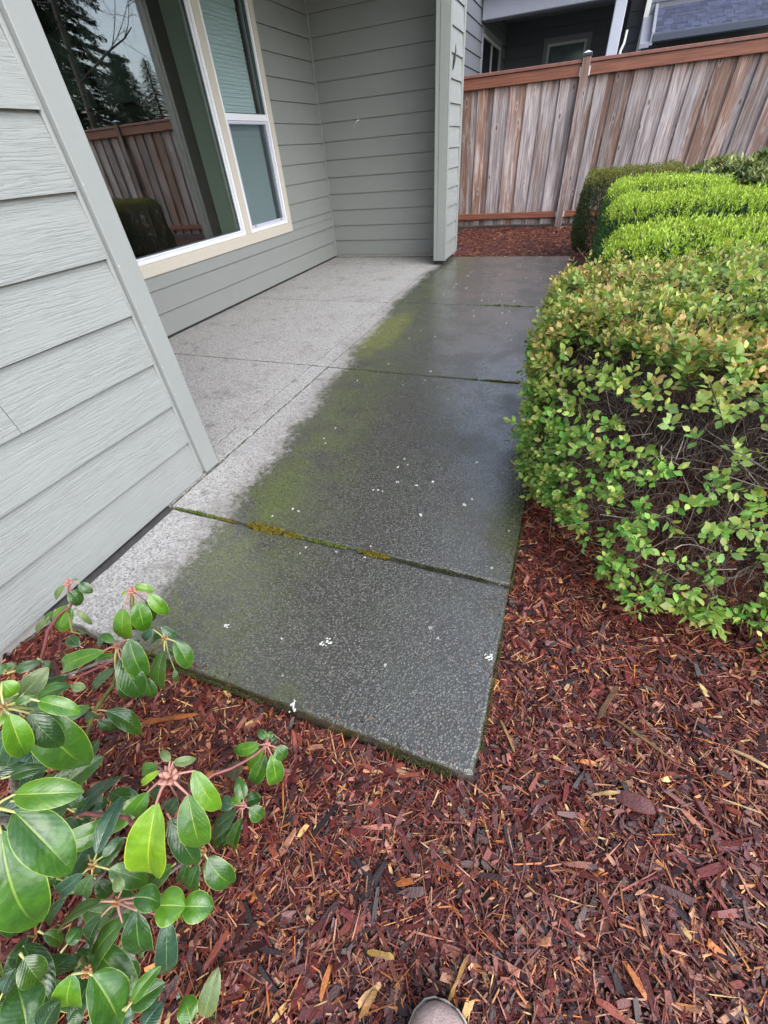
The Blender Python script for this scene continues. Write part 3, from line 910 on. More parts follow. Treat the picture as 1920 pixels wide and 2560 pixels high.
frame('glazing_seal', WY0 + 0.112, 4.185, BZ0 + 0.031, BZ1 - 0.031, 0.012, XA - 0.046, XA - 0.004, M['vinyl'], big)
frame('inner_seal', WY0 + 0.1245, 4.1725, BZ0 + 0.0435, BZ1 - 0.0435, 0.007, XA - 0.040, XA - 0.016, M['gasket'], big, 0.0)
box('pane', (XA - 0.031, XA - 0.025, WY0 + 0.125, 4.172, BZ0 + 0.044, BZ1 - 0.044), M['glass'], big)
side = frame('window_frame', 4.308, 5.043, BZ0, BZ1, 0.026, XA - 0.05, XA + 0.014, M['vinyl'], house)
box('meeting_rail', (XA - 0.036, XA + 0.006, 4.3345, 5.0165, 1.414, 1.462), M['vinyl'], side, 0.003)
frame('upper_seal', 4.3345, 5.0165, 1.4625, BZ1 - 0.0265, 0.007, XA - 0.040, XA - 0.004, M['gasket'], side, 0.0)
box('pane', (XA - 0.026, XA - 0.022, 4.3415, 5.0095, 1.4695, BZ1 - 0.033), M['glass_side'], side)
frame('sash', 4.3345, 5.0165, BZ0 + 0.0265, 1.4135, 0.024, XA - 0.040, XA - 0.010, M['vinyl'], side, 0.002)
frame('screen_frame', 4.346, 5.005, BZ0 + 0.036, 1.4133, 0.022, XA - 0.0095, XA - 0.001, M['vinyl_grey'], side, 0.002)
box('insect_screen', (XA - 0.0052, XA - 0.0048, 4.368, 4.983, BZ0 + 0.058, 1.391), M['screen'], side)
box('pane', (XA - 0.030, XA - 0.026, 4.3585, 4.9925, BZ0 + 0.051, 1.389), M['glass_side'], side)
for yy in (4.415, 4.925):
    box('screen_clip', (XA - 0.001, XA + 0.003, yy, yy + 0.016, BZ0 + 0.040, BZ0 + 0.054), M['dark_gap'], side, 0.001)
slat = None
zz, q = BZ0 + 0.03, 0
while zz < BZ1 - 0.02:
    if slat is None:
        V, F = [], []
        for j, yy in enumerate(np.linspace(4.32, 4.985, 5)):
            sag = 0.0012 * math.sin(j * 1.7)
            V += [(0.010, yy, -0.0195 + sag), (0.003, yy, 0.001 + sag), (-0.008, yy, 0.0215 + sag)]
        for j in range(4):
            for e in range(2):
                F.append((j * 3 + e, j * 3 + e + 1, (j + 1) * 3 + e + 1, (j + 1) * 3 + e))
        slat = pymesh('blind_slat', V, F, M['blind'], True)
        slat.update()
    o = link('blind_slat', slat, side, (XA - 0.095, 0, zz))
    o.rotation_euler.x = random.uniform(-0.0006, 0.0006)
    zz += 0.0275
# inner jambs and room behind the glass
box('inner_jamb', (XA - 0.26, XA - 0.052, 4.176, 4.196, BZ0, BZ1), M['jamb'], house)
box('inner_jamb', (XA - 0.26, XA - 0.052, 4.318, 4.330, BZ0, BZ1), M['jamb'], house)
box('inner_jamb', (XA - 0.26, XA - 0.052, 2.05, 4.175, BZ0 - 0.015, BZ0 + 0.010), M['jamb'], house)
box('inner_wall', (XA - 0.262, XA - 0.101, 4.1965, 4.3175, 0.1, 2.6), M['room'], house)
box('dim_room_panel', (XA - 0.33, XA - 0.275, 4.02, 4.30, 0.13, 2.5), M['dim_room_panel'], house, 0.02)  # added dark panel, stands in for the dim room behind the glass
box('inner_wall', (-9.0, XA - 0.10, 1.30, 1.42, 0.08, 2.7), M['room'], house)
multibox('inner_wall', [(-9.0, -7.2, YB - 0.12, YB - 0.005, 0.08, 2.7), (-5.70, XA - 0.101, YB - 0.12, YB - 0.005, 0.08, 2.7), (-7.199, -5.701, YB - 0.12, YB - 0.005, 0.08, 1.80), (-7.199, -5.701, YB - 0.12, YB - 0.005, 2.55, 2.7)], M['room'], house)
box('inner_wall', (-9.1, -9.0, 1.3, YB, 0.08, 2.7), M['room'], house)
box('room_floor', (-9.0, XA - 0.10, 1.42, YB - 0.12, 0.02, 0.08), M['room_floor'], house)
box('room_ceiling', (-9.0, XA - 0.10, 1.42, YB - 0.12, 2.605, 2.69), M['room'], house)
for q in range(18):
    box('room_blind_slat', (-7.17, -6.50, YB - 0.10, YB - 0.08, 1.835 + q * 0.04, 1.835 + q * 0.04 + 0.039), M['room_blind'], house)
    box('room_blind_slat', (-6.40, -5.73, YB - 0.10, YB - 0.08, 1.835 + q * 0.04, 1.835 + q * 0.04 + 0.039), M['room_blind'], house)
box('room_mullion', (-6.51, -6.39, YB - 0.115, YB - 0.07, 1.80, 2.56), M['dim_room_panel'], house)
box('room_sill', (-7.2, -5.70, YB - 0.115, YB - 0.07, 1.78, 1.834), M['dim_room_panel'], house)
# outer shell, ceiling, beam and roof
box('outer_wall', (-9.2, XA - 0.08, YB + 0.125, YB + 0.24, -0.2, 1.80), M['siding_shaded'], house)
box('outer_wall', (-9.35, -9.2, -3.4, YB + 0.24, -0.2, 2.7), M['siding_shaded'], house)
box('outer_wall', (-9.2, XW - 0.02, -3.4, -3.25, -0.2, 2.7), M['siding_shaded'], house)
box('porch_ceiling', (-3.30, -1.15, -3.7, 6.55, ZT + 0.002, ZT + 0.05), M['soffit'], house)
box('porch_beam', (PX0 + 0.002, PX1 + 0.004, 1.265, PY0 - 0.002, 2.55, ZT), M['post_trim'], house, 0.004)
box('fascia_board', (-1.15, -1.115, -3.7, 6.55, 2.81, 2.99), M['trim'], house, 0.004)
def prism_y(name, pts, y0, y1, mat, parent):
    n = len(pts)
    V = [(x, y0, z) for x, z in pts] + [(x, y1, z) for x, z in pts]
    F = [(q, (q + 1) % n, n + (q + 1) % n, n + q) for q in range(n)] + [tuple(range(n))[::-1], tuple(range(n, 2 * n))]
    me = pymesh(name, V, F, mat)
    bm = bmesh.new(); bm.from_mesh(me); bmesh.ops.recalc_face_normals(bm, faces=bm.faces); bm.to_mesh(me); bm.free()
    return link(name, me, parent)
prism_y('roof', [(-1.05, 2.96), (-1.02, 3.04), (-5.2, 4.92), (-9.7, 3.04), (-9.7, 2.96), (-5.2, 4.82)], -3.8, 6.65, M['shingle'], house)
prism_y('gable_wall', [(-9.2, 2.96), (-1.3, 2.96), (-5.2, 4.78)], -3.4, -3.3, M['siding_shaded'], house)
prism_y('gable_wall', [(-9.2, 2.96), (-1.3, 2.96), (-5.2, 4.78)], 6.3, 6.4, M['siding_shaded'], house)

# ------------------------------------------------------------------ fence at the back
fence = empty('board_fence', (0, FY, 0), 'weathered brown cedar board fence with red brown rails along the back', 'fence')
r = np.random.default_rng(21)
def fboard(x0, x1, y0, y1, z0, z1):
    dz = r.uniform(-0.006, 0.006)
    V, F = boxdata(x0, x1, y0, y1, z0 + dz, z1)
    V = [(vx + r.uniform(-.002, .002), vy + r.uniform(-.0015, .0015), vz) for vx, vy, vz in V]
    me = pymesh('fence_board', V, F, M['cedar'])
    bevel_me(me, 0.003)
    return link('fence_board', me, fence)
POSTS = [-2.70, -0.26, 2.18, 4.62]
x = -3.0
while x < 6.4:
    wdt = 0.139 + r.uniform(-0.004, 0.003)
    fboard(x, x + wdt, FY - 0.020, FY - 0.001, 0.062, 1.735)
    gap = 0.222 - wdt + r.uniform(-0.006, 0.006)
    fboard(x + wdt - 0.025, x + wdt + gap + 0.025, FY + 0.001, FY + 0.019, 0.060, 1.735)
    x += wdt + gap
for a, b in zip(POSTS[:-1], POSTS[1:]):
    a, b = a + 0.051, b - 0.051
    box('rail', (a, b, FY - 0.058, FY - 0.0215, 1.668, 1.783), M['rail'], fence, 0.004)
    box('rail', (a, b, FY - 0.058, FY - 0.0215, 0.148, 0.226), M['rail'], fence, 0.004)
    box('cap_board', (a, b, FY - 0.075, FY + 0.065, 1.7845, 1.820), M['rail_top'], fence, 0.005)
    for e, sx in ((a, 1), (b, -1)):
        for z0, z1 in ((1.665, 1.752), (0.15, 0.222)):
            lo, hi = sorted((e - sx * 0.003, e + sx * 0.014))
            box('bracket', (lo, hi, FY - 0.0605, FY - 0.0585, z0, z1), M['bracket'], fence)
for px in POSTS:
    p = box('post', (px - 0.049, px + 0.049, FY - 0.095, FY - 0.0005, -0.2, 1.842), M['cedar'], fence, 0.004)
    box('post_cap', (px - 0.058, px + 0.058, FY - 0.106, FY + 0.010, 1.8425, 1.872), M['cap_dark'], p, 0.003)
    cx, cy = px, FY - 0.048
    V = [(cx - .055, cy - .055, 1.8725), (cx + .055, cy - .055, 1.8725), (cx + .055, cy + .055, 1.8725), (cx - .055, cy + .055, 1.8725), (cx, cy, 1.898)]
    link('cap_pyramid', pymesh('cap_pyramid', V, [(0, 3, 2, 1), (0, 1, 4), (1, 2, 4), (2, 3, 4), (3, 0, 4)], M['cap_top']), p)

# ------------------------------------------------------------------ neighbour's house beyond the fence
nb_h = empty('neighbour_house', (0, 12.6, 0), 'grey blue neighbour house with covered porch and shingle roof behind fence', 'house')
NX, NYB, NYF = -2.23, 14.0, 11.2
z, k = 0.0, 0
while z < 2.95:
    plank(nb_h, '+x', NX, 9.4, 11.24, z, 0.19, 'n_wall')
    if not (1.2 < z < 2.62):
        plank(nb_h, '+x', NX, 11.24, NYB, z, 0.19, 'n_wall')
    else:
        plank(nb_h, '+x', NX, 13.45, NYB, z, 0.19, 'n_wall')
    z += 0.19
z = 0.0
while z < 2.95:
    if not (0.9 < z < 2.55):
        plank(nb_h, '-y', NYB, NX, 0.34, z, 0.19, 'n_wall')
    else:
        plank(nb_h, '-y', NYB, NX, -1.40, z, 0.19, 'n_wall')
        plank(nb_h, '-y', NYB, -0.41, 0.34, z, 0.19, 'n_wall')
    z += 0.19
box('wall_core', (NX - 0.15, NX - 0.01, 9.4, NYB + .2, 0, 3.05), M['n_wall'], nb_h)
box('wall_core', (NX, 0.40, NYB + 0.02, NYB + 0.2, 0, 3.05), M['n_wall'], nb_h)
def nwindow(face, c, a0, a1, z0, z1, mull, mat):
    bx = (lambda o0, o1, b0, b1, e0, e1: (c + o0, c + o1, b0, b1, e0, e1)) if face == '+x' else (lambda o0, o1, b0, b1, e0, e1: (b0, b1, c - o1, c - o0, e0, e1))
    t = 0.085
    cs = multibox('window_casing', [bx(-.005, .024, a0 - t, a1 + t, z1, z1 + t), bx(-.005, .024, a0 - t, a1 + t, z0 - t, z0), bx(-.005, .024, a0 - t, a0, z0, z1), bx(-.005, .024, a1, a1 + t, z0, z1)], M['n_trim'], nb_h)
    f = 0.045
    fr = [bx(-.01, .014, a0 + .001, a1 - .001, z1 - f, z1 - .001), bx(-.01, .014, a0 + .001, a1 - .001, z0 + .001, z0 + f), bx(-.01, .014, a0 + .001, a0 + f, z0 + f, z1 - f), bx(-.01, .014, a1 - f, a1 - .001, z0 + f, z1 - f)]
    if mull:
        m = (a0 + a1) / 2
        fr.append(bx(-.01, .013, m - .03, m + .03, z0 + f, z1 - f))
    wf = multibox('window_frame', fr, M['n_white'], nb_h)
    mids = [a0 + f, a1 - f] if not mull else [a0 + f, (a0 + a1) / 2 - .03, (a0 + a1) / 2 + .03, a1 - f]
    for q in range(0, len(mids), 2):
        box('pane', bx(-.009, -.004, mids[q], mids[q + 1], z0 + f, z1 - f), mat, wf)
nwindow('+x', NX, 11.32, 13.36, 1.28, 2.60, True, M['n_glass'])
nwindow('-y', NYB, -1.30, -0.50, 1.05, 2.62, False, M['n_glass_blind'])
for q in range(8):                          # vertical blind behind the porch window
    xx = -1.25 + q * 0.088
    box('blind_strip', (xx, xx + 0.075, NYB - 0.003, NYB - 0.0015, 1.10, 2.57), M['n_glass_blind'], nb_h)
box('porch_beam', (NX + 0.02, 0.30, 11.08, 11.32, 2.705, 3.02), M['n_trim'], nb_h, 0.01)
box('porch_ceiling', (-4.2, 0.42, 10.9, NYB + .1, 3.025, 3.08), M['n_trim'], nb_h)
V, F = loft([[(-1.10 + rr * math.cos(t), 13.0 + rr * math.sin(t), zz) for t in np.linspace(0, 6.283, 14, endpoint=False)] for rr, zz in ((0.085, 3.02), (0.085, 3.005), (0.06, 3.0))])
link('ceiling_light', pymesh('ceiling_light', V, F, M['lamp_glass']), nb_h)
box('porch_post', (-0.062, 0.115, 11.11, 11.29, 0, 2.704), M['n_post'], nb_h, 0.012)
tubes('downspout', [([(0.165, 11.24, 0), (0.165, 11.24, 2.12), (0.20, 11.3, 2.20), (0.20, 11.32, 2.35)], 0.022)], M['n_white'], nb_h)
# side wall with white corner, soffit and the lower roof to the right
z = 0.0
while z < 3.0:
    plank(nb_h, '-y', 12.2, 0.20, 0.44, z, 0.19, 'n_wall')
    plank(nb_h, '-y', 11.75, 0.50, 2.70, z, 0.19, 'n_wall')
    z += 0.19
box('wall_core', (0.2, 2.70, 12.21, 12.4, 0, 2.6), M['n_wall'], nb_h)
box('corner_board', (0.425, 0.50, 11.70, 11.74, 0, 3.0), M['n_white'], nb_h)
box('corner_board', (0.44, 0.50, 11.741, 12.19, 0, 3.0), M['n_trim'], nb_h)
EZ, EY, SL = 2.20, 11.05, 0.52              # eave height, eave line, slope
prism = [(EY, EZ), (EY, EZ + 0.02), (15.0, EZ + 0.02 + (15 - EY) * SL), (15.0, EZ - 0.06 + (15 - EY) * SL), (EY + 0.16, EZ - 0.01)]
def prism_x(name, pts, x0, x1, mat, parent):
    n = len(pts)
    V = [(x0, y, z) for y, z in pts] + [(x1, y, z) for y, z in pts]
    F = [(q, (q + 1) % n, n + (q + 1) % n, n + q) for q in range(n)] + [tuple(range(n))[::-1], tuple(range(n, 2 * n))]
    me = pymesh(name, V, F, mat)
    bm = bmesh.new(); bm.from_mesh(me); bmesh.ops.recalc_face_normals(bm, faces=bm.faces); bm.to_mesh(me); bm.free()
    return link(name, me, parent)
nroof = prism_x('roof', prism, 0.62, 2.80, M['shingle'], nb_h)
box('gutter', (0.60, 2.82, EY - 0.11, EY - 0.001, EZ - 0.075, EZ + 0.022), M['n_gutter'], nb_h, 0.012)
prism_x('rake_board', [(EY - 0.1, EZ - 0.10), (EY - 0.1, EZ + 0.04), (15, EZ + 0.05 + (15 - EY) * SL), (15, EZ - 0.12 + (15 - EY) * SL)], 0.575, 0.618, M['n_trim'], nb_h)
prism_x('rake_soffit', [(EY - 0.1, EZ - 0.12), (EY - 0.1, EZ - 0.07), (15, EZ - 0.08 + (15 - EY) * SL), (15, EZ - 0.13 + (15 - EY) * SL)], 0.43, 0.574, M['n_trim'], nb_h)
shm = {}
r = np.random.default_rng(31)
ang = math.atan(SL)
cnt = 0
for row in range(14):
    xx = 0.622 - (row % 2) * 0.05 - r.uniform(0, 0.03)
    while xx < 2.66 and cnt < 299:
        wd = [0.085, 0.115, 0.14][r.integers(3)]
        kk = (wd, int(r.integers(2)))
        if kk not in shm:
            tk = 0.005 + 0.004 * kk[1]
            V, F = boxdata(0.0, wd - 0.003, -0.085, 0.010, 0.0, tk)
            shm[kk] = pymesh('shingle', V, F, M['shingle'])
        x0 = max(xx, 0.622)
        d = 0.078 * (row + 1)
        o = link('shingle', shm[kk], nroof, (x0, EY + d * math.cos(ang), EZ + 0.0215 + d * math.sin(ang) + 0.0015 * (row % 2)))
        o.rotation_euler = (ang + 0.018, 0, 0)
        xx = x0 + wd
        cnt += 1
box('main_wall', (-4.2, 2.70, 15.0, 15.2, 0, 4.4), M['n_wall'], nb_h)

# ------------------------------------------------------------------ rhododendron in the near left corner
WHORLS = [
 [172,1458,1.0,[[198,1458,231,1482,27,0,0,0.35],[174,1476,205,1513,36,0,0,0.35],[162,1463,135,1501,19,3,0,0.35],[181,1449,195,1449,7,3,0,0.35],[176,1517,145,1578,55,2,0.05,0.35],[193,1525,231,1562,17,3,0.05,0.35],[135,1529,111,1566,19,1,0.07,0.35],[118,1549,89,1588,19,3,0.08,0.35]]],
 [330,1478,0.9,[[337,1467,386,1478,24,5,0,0.35],[371,1485,421,1538,34,2,0,0.35],[345,1504,366,1579,48,2,0,0.35],[310,1522,308,1608,51,2,0,0.35],[366,1504,383,1555,31,0,0.04,0.35],[316,1478,302,1490,10,5,0,0.35],[330,1536,342,1577,34,0,0.05,0.35]]],
 [293,1615,0.86,[[259,1627,133,1677,43,2,0,0.35],[301,1647,357,1748,60,0,-0.02,0.35],[323,1598,364,1697,55,1,-0.03,0.35],[283,1606,254,1584,22,1,0,0.35],[287,1671,227,1729,25,4,0,0.35],[289,1637,231,1651,17,1,0.03,0.35],[294,1697,316,1748,24,0,0.03,0.35],[268,1590,241,1616,24,4,0.04,0.35],[364,1692,383,1750,36,0,0.04,0.35],[200,1615,166,1593,27,0,0.1,0.35]]],
 [413,1596,0.88,[[403,1567,446,1594,22,4,0,0.35],[437,1603,478,1673,43,1,0,0.35],[411,1625,400,1736,43,0,0,0.35],[383,1574,354,1603,24,4,0,0.35],[407,1589,369,1610,27,0,0.03,0.35],[417,1620,441,1637,19,0,0.03,0.35],[436,1673,441,1705,14,0,0.05,0.35]]],
 [239,1775,1.0,[[266,1777,353,1835,46,0,0,0.35],[245,1801,292,1824,31,0,0.02,0.35],[237,1782,205,1804,22,0,0,0.35],[239,1780,244,1801,13,4,0,0.35]]],
 [10,1770,0.56,[[95,1752,204,1782,43,2,0.0,0.35],[80,1772,224,1929,104,1,0.03,0.35],[72,1783,157,1866,63,0,0.01,0.35],[22,1784,68,1895,58,2,-0.03,0.35],[24,1813,-10,1929,48,4,0.03,0.35],[92,1747,178,1712,41,1,0.02,0.35],[178,1714,215,1720,24,3,0.05,0.35],[36,1757,90,1742,22,1,0,0.35],[58,1735,116,1672,55,3,0.05,0.1],[5,1704,36,1738,46,2,0,0.35],[36,1677,104,1653,27,0,0.12,0.35],[106,1654,131,1670,19,0,0.15,0.35],[14,1672,41,1660,19,0,0.1,0.35],[-5,1687,14,1658,24,1,0.05,0.35],[36,1738,-5,1754,31,3,0.05,0.35],[0,1816,11,1782,14,5,-0.02,0.35]]],
 [-14,2018,0.46,[[34,1987,210,1980,72,2,0,0.2],[34,2029,183,2181,104,1,0,0.2],[2,2077,96,2336,135,1,0,0.25],[24,1941,118,1917,34,0,0.15,0.35],[48,2001,181,1989,31,0,0.12,0.35],[178,1985,205,2016,29,0,0.15,0.35]]],
 [233,2162,0.66,[[241,2136,304,1989,44,4,0,0.35],[256,2142,297,2091,23,4,-0.01,0.35],[272,2173,374,2208,53,1,0,0.35],[230,2185,203,2253,42,4,0,0.35],[209,2183,133,2243,37,4,0,0.35],[222,2137,214,2149,12,4,0.02,0.35],[164,2241,116,2317,29,0,0.06,0.35],[193,2021,272,2004,39,0,0.1,0.35],[243,2201,280,2242,36,0,0.08,0.35]]],
 [423,1942,0.5,[[390,2009,377,2196,106,5,0,0.35],[470,1986,504,2134,76,1,0,0.35],[483,1927,551,2029,50,2,0,0.35],[433,1905,491,1897,23,3,0,0.35],[425,1903,401,1875,21,3,0,0.35],[397,1917,350,1926,29,1,0.02,0.35],[399,1927,345,1966,19,5,0,0.35],[370,1979,321,2045,48,1,0.01,0.35],[401,1967,377,2003,29,0,0.05,0.35],[425,2045,496,2165,58,0,0.07,0.35],[445,1995,419,2035,37,4,0.06,0.35],[470,1960,494,1966,21,0,0.06,0.35]]],
 [667,1862,0.88,[[649,1862,581,1877,31,2,0,0.35],[661,1872,609,1925,34,2,0,0.35],[663,1886,629,1963,40,1,0.02,0.35],[679,1887,693,1974,45,2,0,0.35],[689,1868,715,1897,37,1,0,0.35],[666,1846,645,1825,21,1,0,0.35],[671,1846,679,1828,19,1,0,0.35],[677,1857,693,1844,19,0,0,0.35]]],
 [608,2015,0.86,[[592,2029,523,2096,42,4,0,0.35],[605,2045,576,2135,34,1,0,0.35],[624,2020,661,2045,37,1,0,0.35],[609,1998,594,1944,32,1,0,0.35],[602,2008,579,1992,21,2,0,0.35],[586,2013,549,2005,34,4,0,0.35],[616,2005,653,1992,37,0,0.03,0.35],[573,2098,520,2120,37,0,0.05,0.35],[592,2059,515,2117,32,0,0.04,0.35]]],
 [508,2127,0.76,[[518,2146,586,2215,62,1,0,0.35],[468,2155,444,2220,31,0,0,0.35],[497,2160,475,2232,41,0,0,0.35],[431,2165,366,2220,41,1,0,0.35]]],
 [294,2254,0.62,[[335,2244,403,2259,60,1,-0.03,0.35],[390,2264,463,2266,82,2,0,0.15],[456,2266,533,2268,65,2,0.02,0.15],[342,2276,364,2396,75,0,-0.02,0.35],[306,2305,227,2425,70,1,-0.02,0.35],[254,2290,229,2382,53,0,0,0.35],[253,2253,143,2338,44,1,0,0.35],[304,2228,289,2191,29,3,0,0.35],[417,2295,417,2461,53,4,0.05,0.35],[306,2377,337,2452,60,0,0.06,0.35]]],
 [219,2430,0.58,[[229,2437,308,2570,96,1,0,0.2],[328,2507,400,2416,36,2,0,0.35],[325,2512,412,2457,53,1,0.02,0.35],[354,2575,405,2505,53,4,0.03,0.35],[306,2546,337,2536,31,4,0.02,0.35],[180,2435,176,2537,76,2,0,0.35],[58,2394,104,2459,60,0,0.03,0.35],[66,2569,38,2459,95,1,0,0.35],[104,2585,148,2503,79,0,-0.02,0.35],[-16,2326,6,2449,72,0,0,0.35],[6,2484,35,2424,38,4,0.03,0.35],[214,2569,258,2553,32,4,0,0.35],[189,2569,189,2525,35,0,0,0.35],[6,2291,44,2342,39,0,0.05,0.35],[108,2334,158,2361,29,0,0.06,0.35],[168,2361,203,2317,39,1,0.05,0.35]]],
 [487,2565,0.72,[[477,2555,460,2490,51,2,-0.02,0.35],[456,2522,485,2447,55,0,0.02,0.35],[511,2543,545,2423,51,3,0,0.15],[489,2558,506,2478,29,0,0.03,0.35],[523,2563,545,2539,22,1,0,0.35]]]]
# each whorl: heart x, y in the photograph, depth along the lens axis, leaves
# each leaf: stalk end x, y, tip x, y, width, tone, extra depth, droop
def ground_at(px, py, z=-0.04):
    v = ray(px, py)
    return np.array([v[0], v[1], v[2]]) * ((z - CAM_H) / v[2]) + np.array([0, 0, CAM_H])

rhodo = empty('rhododendron', tuple(ground_at(170, 2230)), 'glossy rhododendron bush with pink buds filling the bottom left corner', 'shrub')
CAMP = np.array([0, 0, CAM_H])
r = np.random.default_rng(17)
def leaf_mesh(b, t, wd, heart, tone, pet_mat, rolla, arch=0.19, hearts_far=False):
    b, t = np.array(b), np.array(t)
    ax = t - b
    L = np.linalg.norm(ax)
    a = ax / L
    view = CAMP - (b + t) / 2
    view /= np.linalg.norm(view)
    nrm = view * 0.75 + np.array([0, 0, 0.55]) + r.normal(0, 0.12, 3)
    nrm -= a * nrm.dot(a)
    nrm /= np.linalg.norm(nrm)
    sd = np.cross(nrm, a)
    cr, sr = math.cos(rolla), math.sin(rolla)
    nrm, sd = nrm * cr + sd * sr, sd * cr - nrm * sr
    nu, nv = 13, 9
    V, UV, F = [], [], []
    skew = r.uniform(-0.10, 0.10)
    cup = r.uniform(-0.40, -0.16)
    fold = r.uniform(0.24, 0.55)
    wv, ph = r.uniform(0.02, 0.045), r.uniform(0, 6.3)
    tipc = r.uniform(0.02, 0.16)
    for i in range(nu):
        u = i / (nu - 1)
        s = max(0.03, math.sin(math.pi * min(1, u ** 0.86 * 0.985 + 0.008)) ** 0.62)
        if u > 0.97: s = 0.06
        c = b + ax * u + nrm * (arch * L * (4 * u * (1 - u)) * 0.55 - tipc * L * u ** 3) + sd * skew * L * u * (1 - u)
        for j in range(nv):
            v = -1 + 2 * j / (nv - 1)
            h = wd / 2 * s
            z = fold * abs(v) * h + cup * v * v * h + wv * wd * math.sin(u * 11 + ph + 2.2 * v) * abs(v)
            V.append(c + sd * v * h * (1 - 0.08 * v * v) + nrm * z)
            UV.append((u, v))
    for i in range(nu - 1):
        for j in range(nv - 1):
            F.append((i * nv + j, (i + 1) * nv + j, (i + 1) * nv + j + 1, i * nv + j + 1))
    mi = [0] * len(F)
    # stalk from the heart of the whorl
    hp = np.array(heart)
    mid = (hp + b) / 2 + np.array([0, 0, 0.10]) * np.linalg.norm(b - hp)
    if np.linalg.norm(b - hp) < (0.045 if hearts_far else 0.12):
        pts = [hp, hp * .6 + mid * .4, mid, mid * .4 + b * .6, b, b + ax * 0.06]
    else:
        pts = [b - a * 0.010, b - a * 0.004, b, b + ax * 0.05]
    k = 0.65 + wd * 7.5
    rr = [0.0022 * k, 0.0020 * k, 0.0017 * k, 0.0016 * k, 0.0014 * k, 0.0006 * k][:len(pts)]
    v2, f2 = tubedata(pts, rr, 6)
    o = len(V)
    V += [tuple(p) for p in v2]
    F += [tuple(q + o for q in f) for f in f2]
    mi += [1] * len(f2)
    UV += [(0.5, 0.5)] * len(v2)
    return pymesh('leaf', V, F, [M['leaf%d' % tone], pet_mat], True, mi, UV)

STEMS = []
for wi, (cx, cy, d, ls) in enumerate(WHORLS):
    heart = at(cx, cy, d)
    for bx, by, tx, ty, wpx, tone, dd, k in ls:
        db = d + dd + r.uniform(-.006, .006)
        pl = math.hypot(tx - bx, ty - by) / 1022 * db
        dt = db + min(k * pl + r.uniform(-.1, .15) * pl, 0.075)
        b, t = at(bx, by, db), at(tx, ty, dt)
        wd = wpx / 1022 * (db + dt) / 2 * 1.04
        pet = M['petiole_pink'] if wi in (0, 1, 8, 9, 10, 12, 14) or (wi == 2 and tone < 3) else M['petiole_green']
        me = leaf_mesh(b, t, wd, heart, tone, pet, r.normal(0, 0.22), hearts_far=wi in (5, 6, 11, 13, 14))
        link('leaf', me, rhodo)
    # bud in the heart
    pink = wi in (0, 1, 8, 9, 10)
    sz = 0.0080 if wi == 8 else 0.0065 if wi in (0, 1) else 0.005
    up = np.array([0, 0, 1.0])
    V, F = [], []
    for q in range(9):
        a_ = q * 2.4
        lean = 0.0 if q == 0 else 0.35 + 0.06 * q
        dr = np.array([math.cos(a_) * lean, math.sin(a_) * lean, 1.0]); dr /= np.linalg.norm(dr)
        bp = heart + sz * np.array([math.cos(a_) * .45, math.sin(a_) * .45, -0.6]) * (0 if q == 0 else 1)
        v_, f_ = tubedata([bp, bp + dr * sz * .7, bp + dr * sz * 1.5, bp + dr * sz * (2.2 - .08 * q)], [sz * .30, sz * .50, sz * .36, sz * .05], 6)
        f_ = [tuple(k + len(V) for k in ff) for ff in f_]
        V += [tuple(p) for p in v_]; F += f_
    link('bud', pymesh('bud', V, F, M['bud'] if pink else M['bud_brown'], True), rhodo)

for k in range(96):
    px, py = (r.uniform(-60, 330), r.uniform(1960, 2620)) if k < 44 or k >= 64 else (r.uniform(-60, 130), r.uniform(1740, 2000))
    if px > 250 and py > 2300 and r.random() < .3: continue
    dg = np.linalg.norm(ground_at(px, py) - CAMP) * 0.93
    if k >= 64 and px > 250: px -= 120
    d0 = min(r.uniform(.70, .92) if k < 64 else r.uniform(.62, .76), dg * .93)
    a_ = r.uniform(0, 6.28)
    ln = r.uniform(.055, .085) if k < 64 else r.uniform(.07, .10)
    b = at(px, py, d0)
    t = b + np.array([math.cos(a_), math.sin(a_), r.uniform(-.55, .05)]) * ln
    link('leaf', leaf_mesh(b, t, ln * r.uniform(.40, .52), b - np.array([0, 0, .02]), int(r.choice([0, 0, 1, 1, 4])), M['petiole_green'], r.normal(0, .3)), rhodo)

def sprout(pts, rad, mat):
    STEMS.append(tubes('stem', [(pts, rad)], mat, rhodo, 7))
root = ground_at(200, 2330)
root2 = ground_at(60, 2150)
def hw(i): return at(WHORLS[i][0], WHORLS[i][1], WHORLS[i][2])
sprout([ground_at(98, 1680), at(105, 1640, 1.14), at(113, 1610, 1.10), at(120, 1575, 1.07), at(150, 1535, 1.04), at(177, 1515, 1.02), at(174, 1465, 1.0)], [.0042, .0042, .004, .004, .0035, .003, .0028], M['stem_pink'])
sprout([ground_at(150, 1640, -.03), at(190, 1600, 1.07), at(210, 1585, 1.04), at(180, 1580, 1.05), at(172, 1530, 1.03)], [.003] * 5, M['stem_green'])
sprout([hw(1), at(331, 1520, .915), at(325, 1590, .93), at(300, 1640, .95), at(287, 1690, .95)], [.0035, .0035, .004, .004, .004], M['stem_green'])
sprout([hw(2), at(290, 1680, .9), at(283, 1712, .92), at(262, 1740, .96), at(238, 1772, 1.0), at(225, 1810, 1.02), ground_at(215, 1850)], [.003, .0032, .0036, .0042, .0045, .005, .005], M['stem_green'])
sprout([hw(3), at(395, 1615, .90), at(372, 1635, .92), at(340, 1640, .93), at(300, 1645, .95)], [.003, .003, .003, .0035, .0035], M['stem_green'])
sprout([at(330, 1640, .98), at(250, 1655, 1.02), at(190, 1680, 1.07), at(120, 1700, 1.12), ground_at(60, 1730)], [.003, .004, .004, .004, .005], M['stem_brown'])
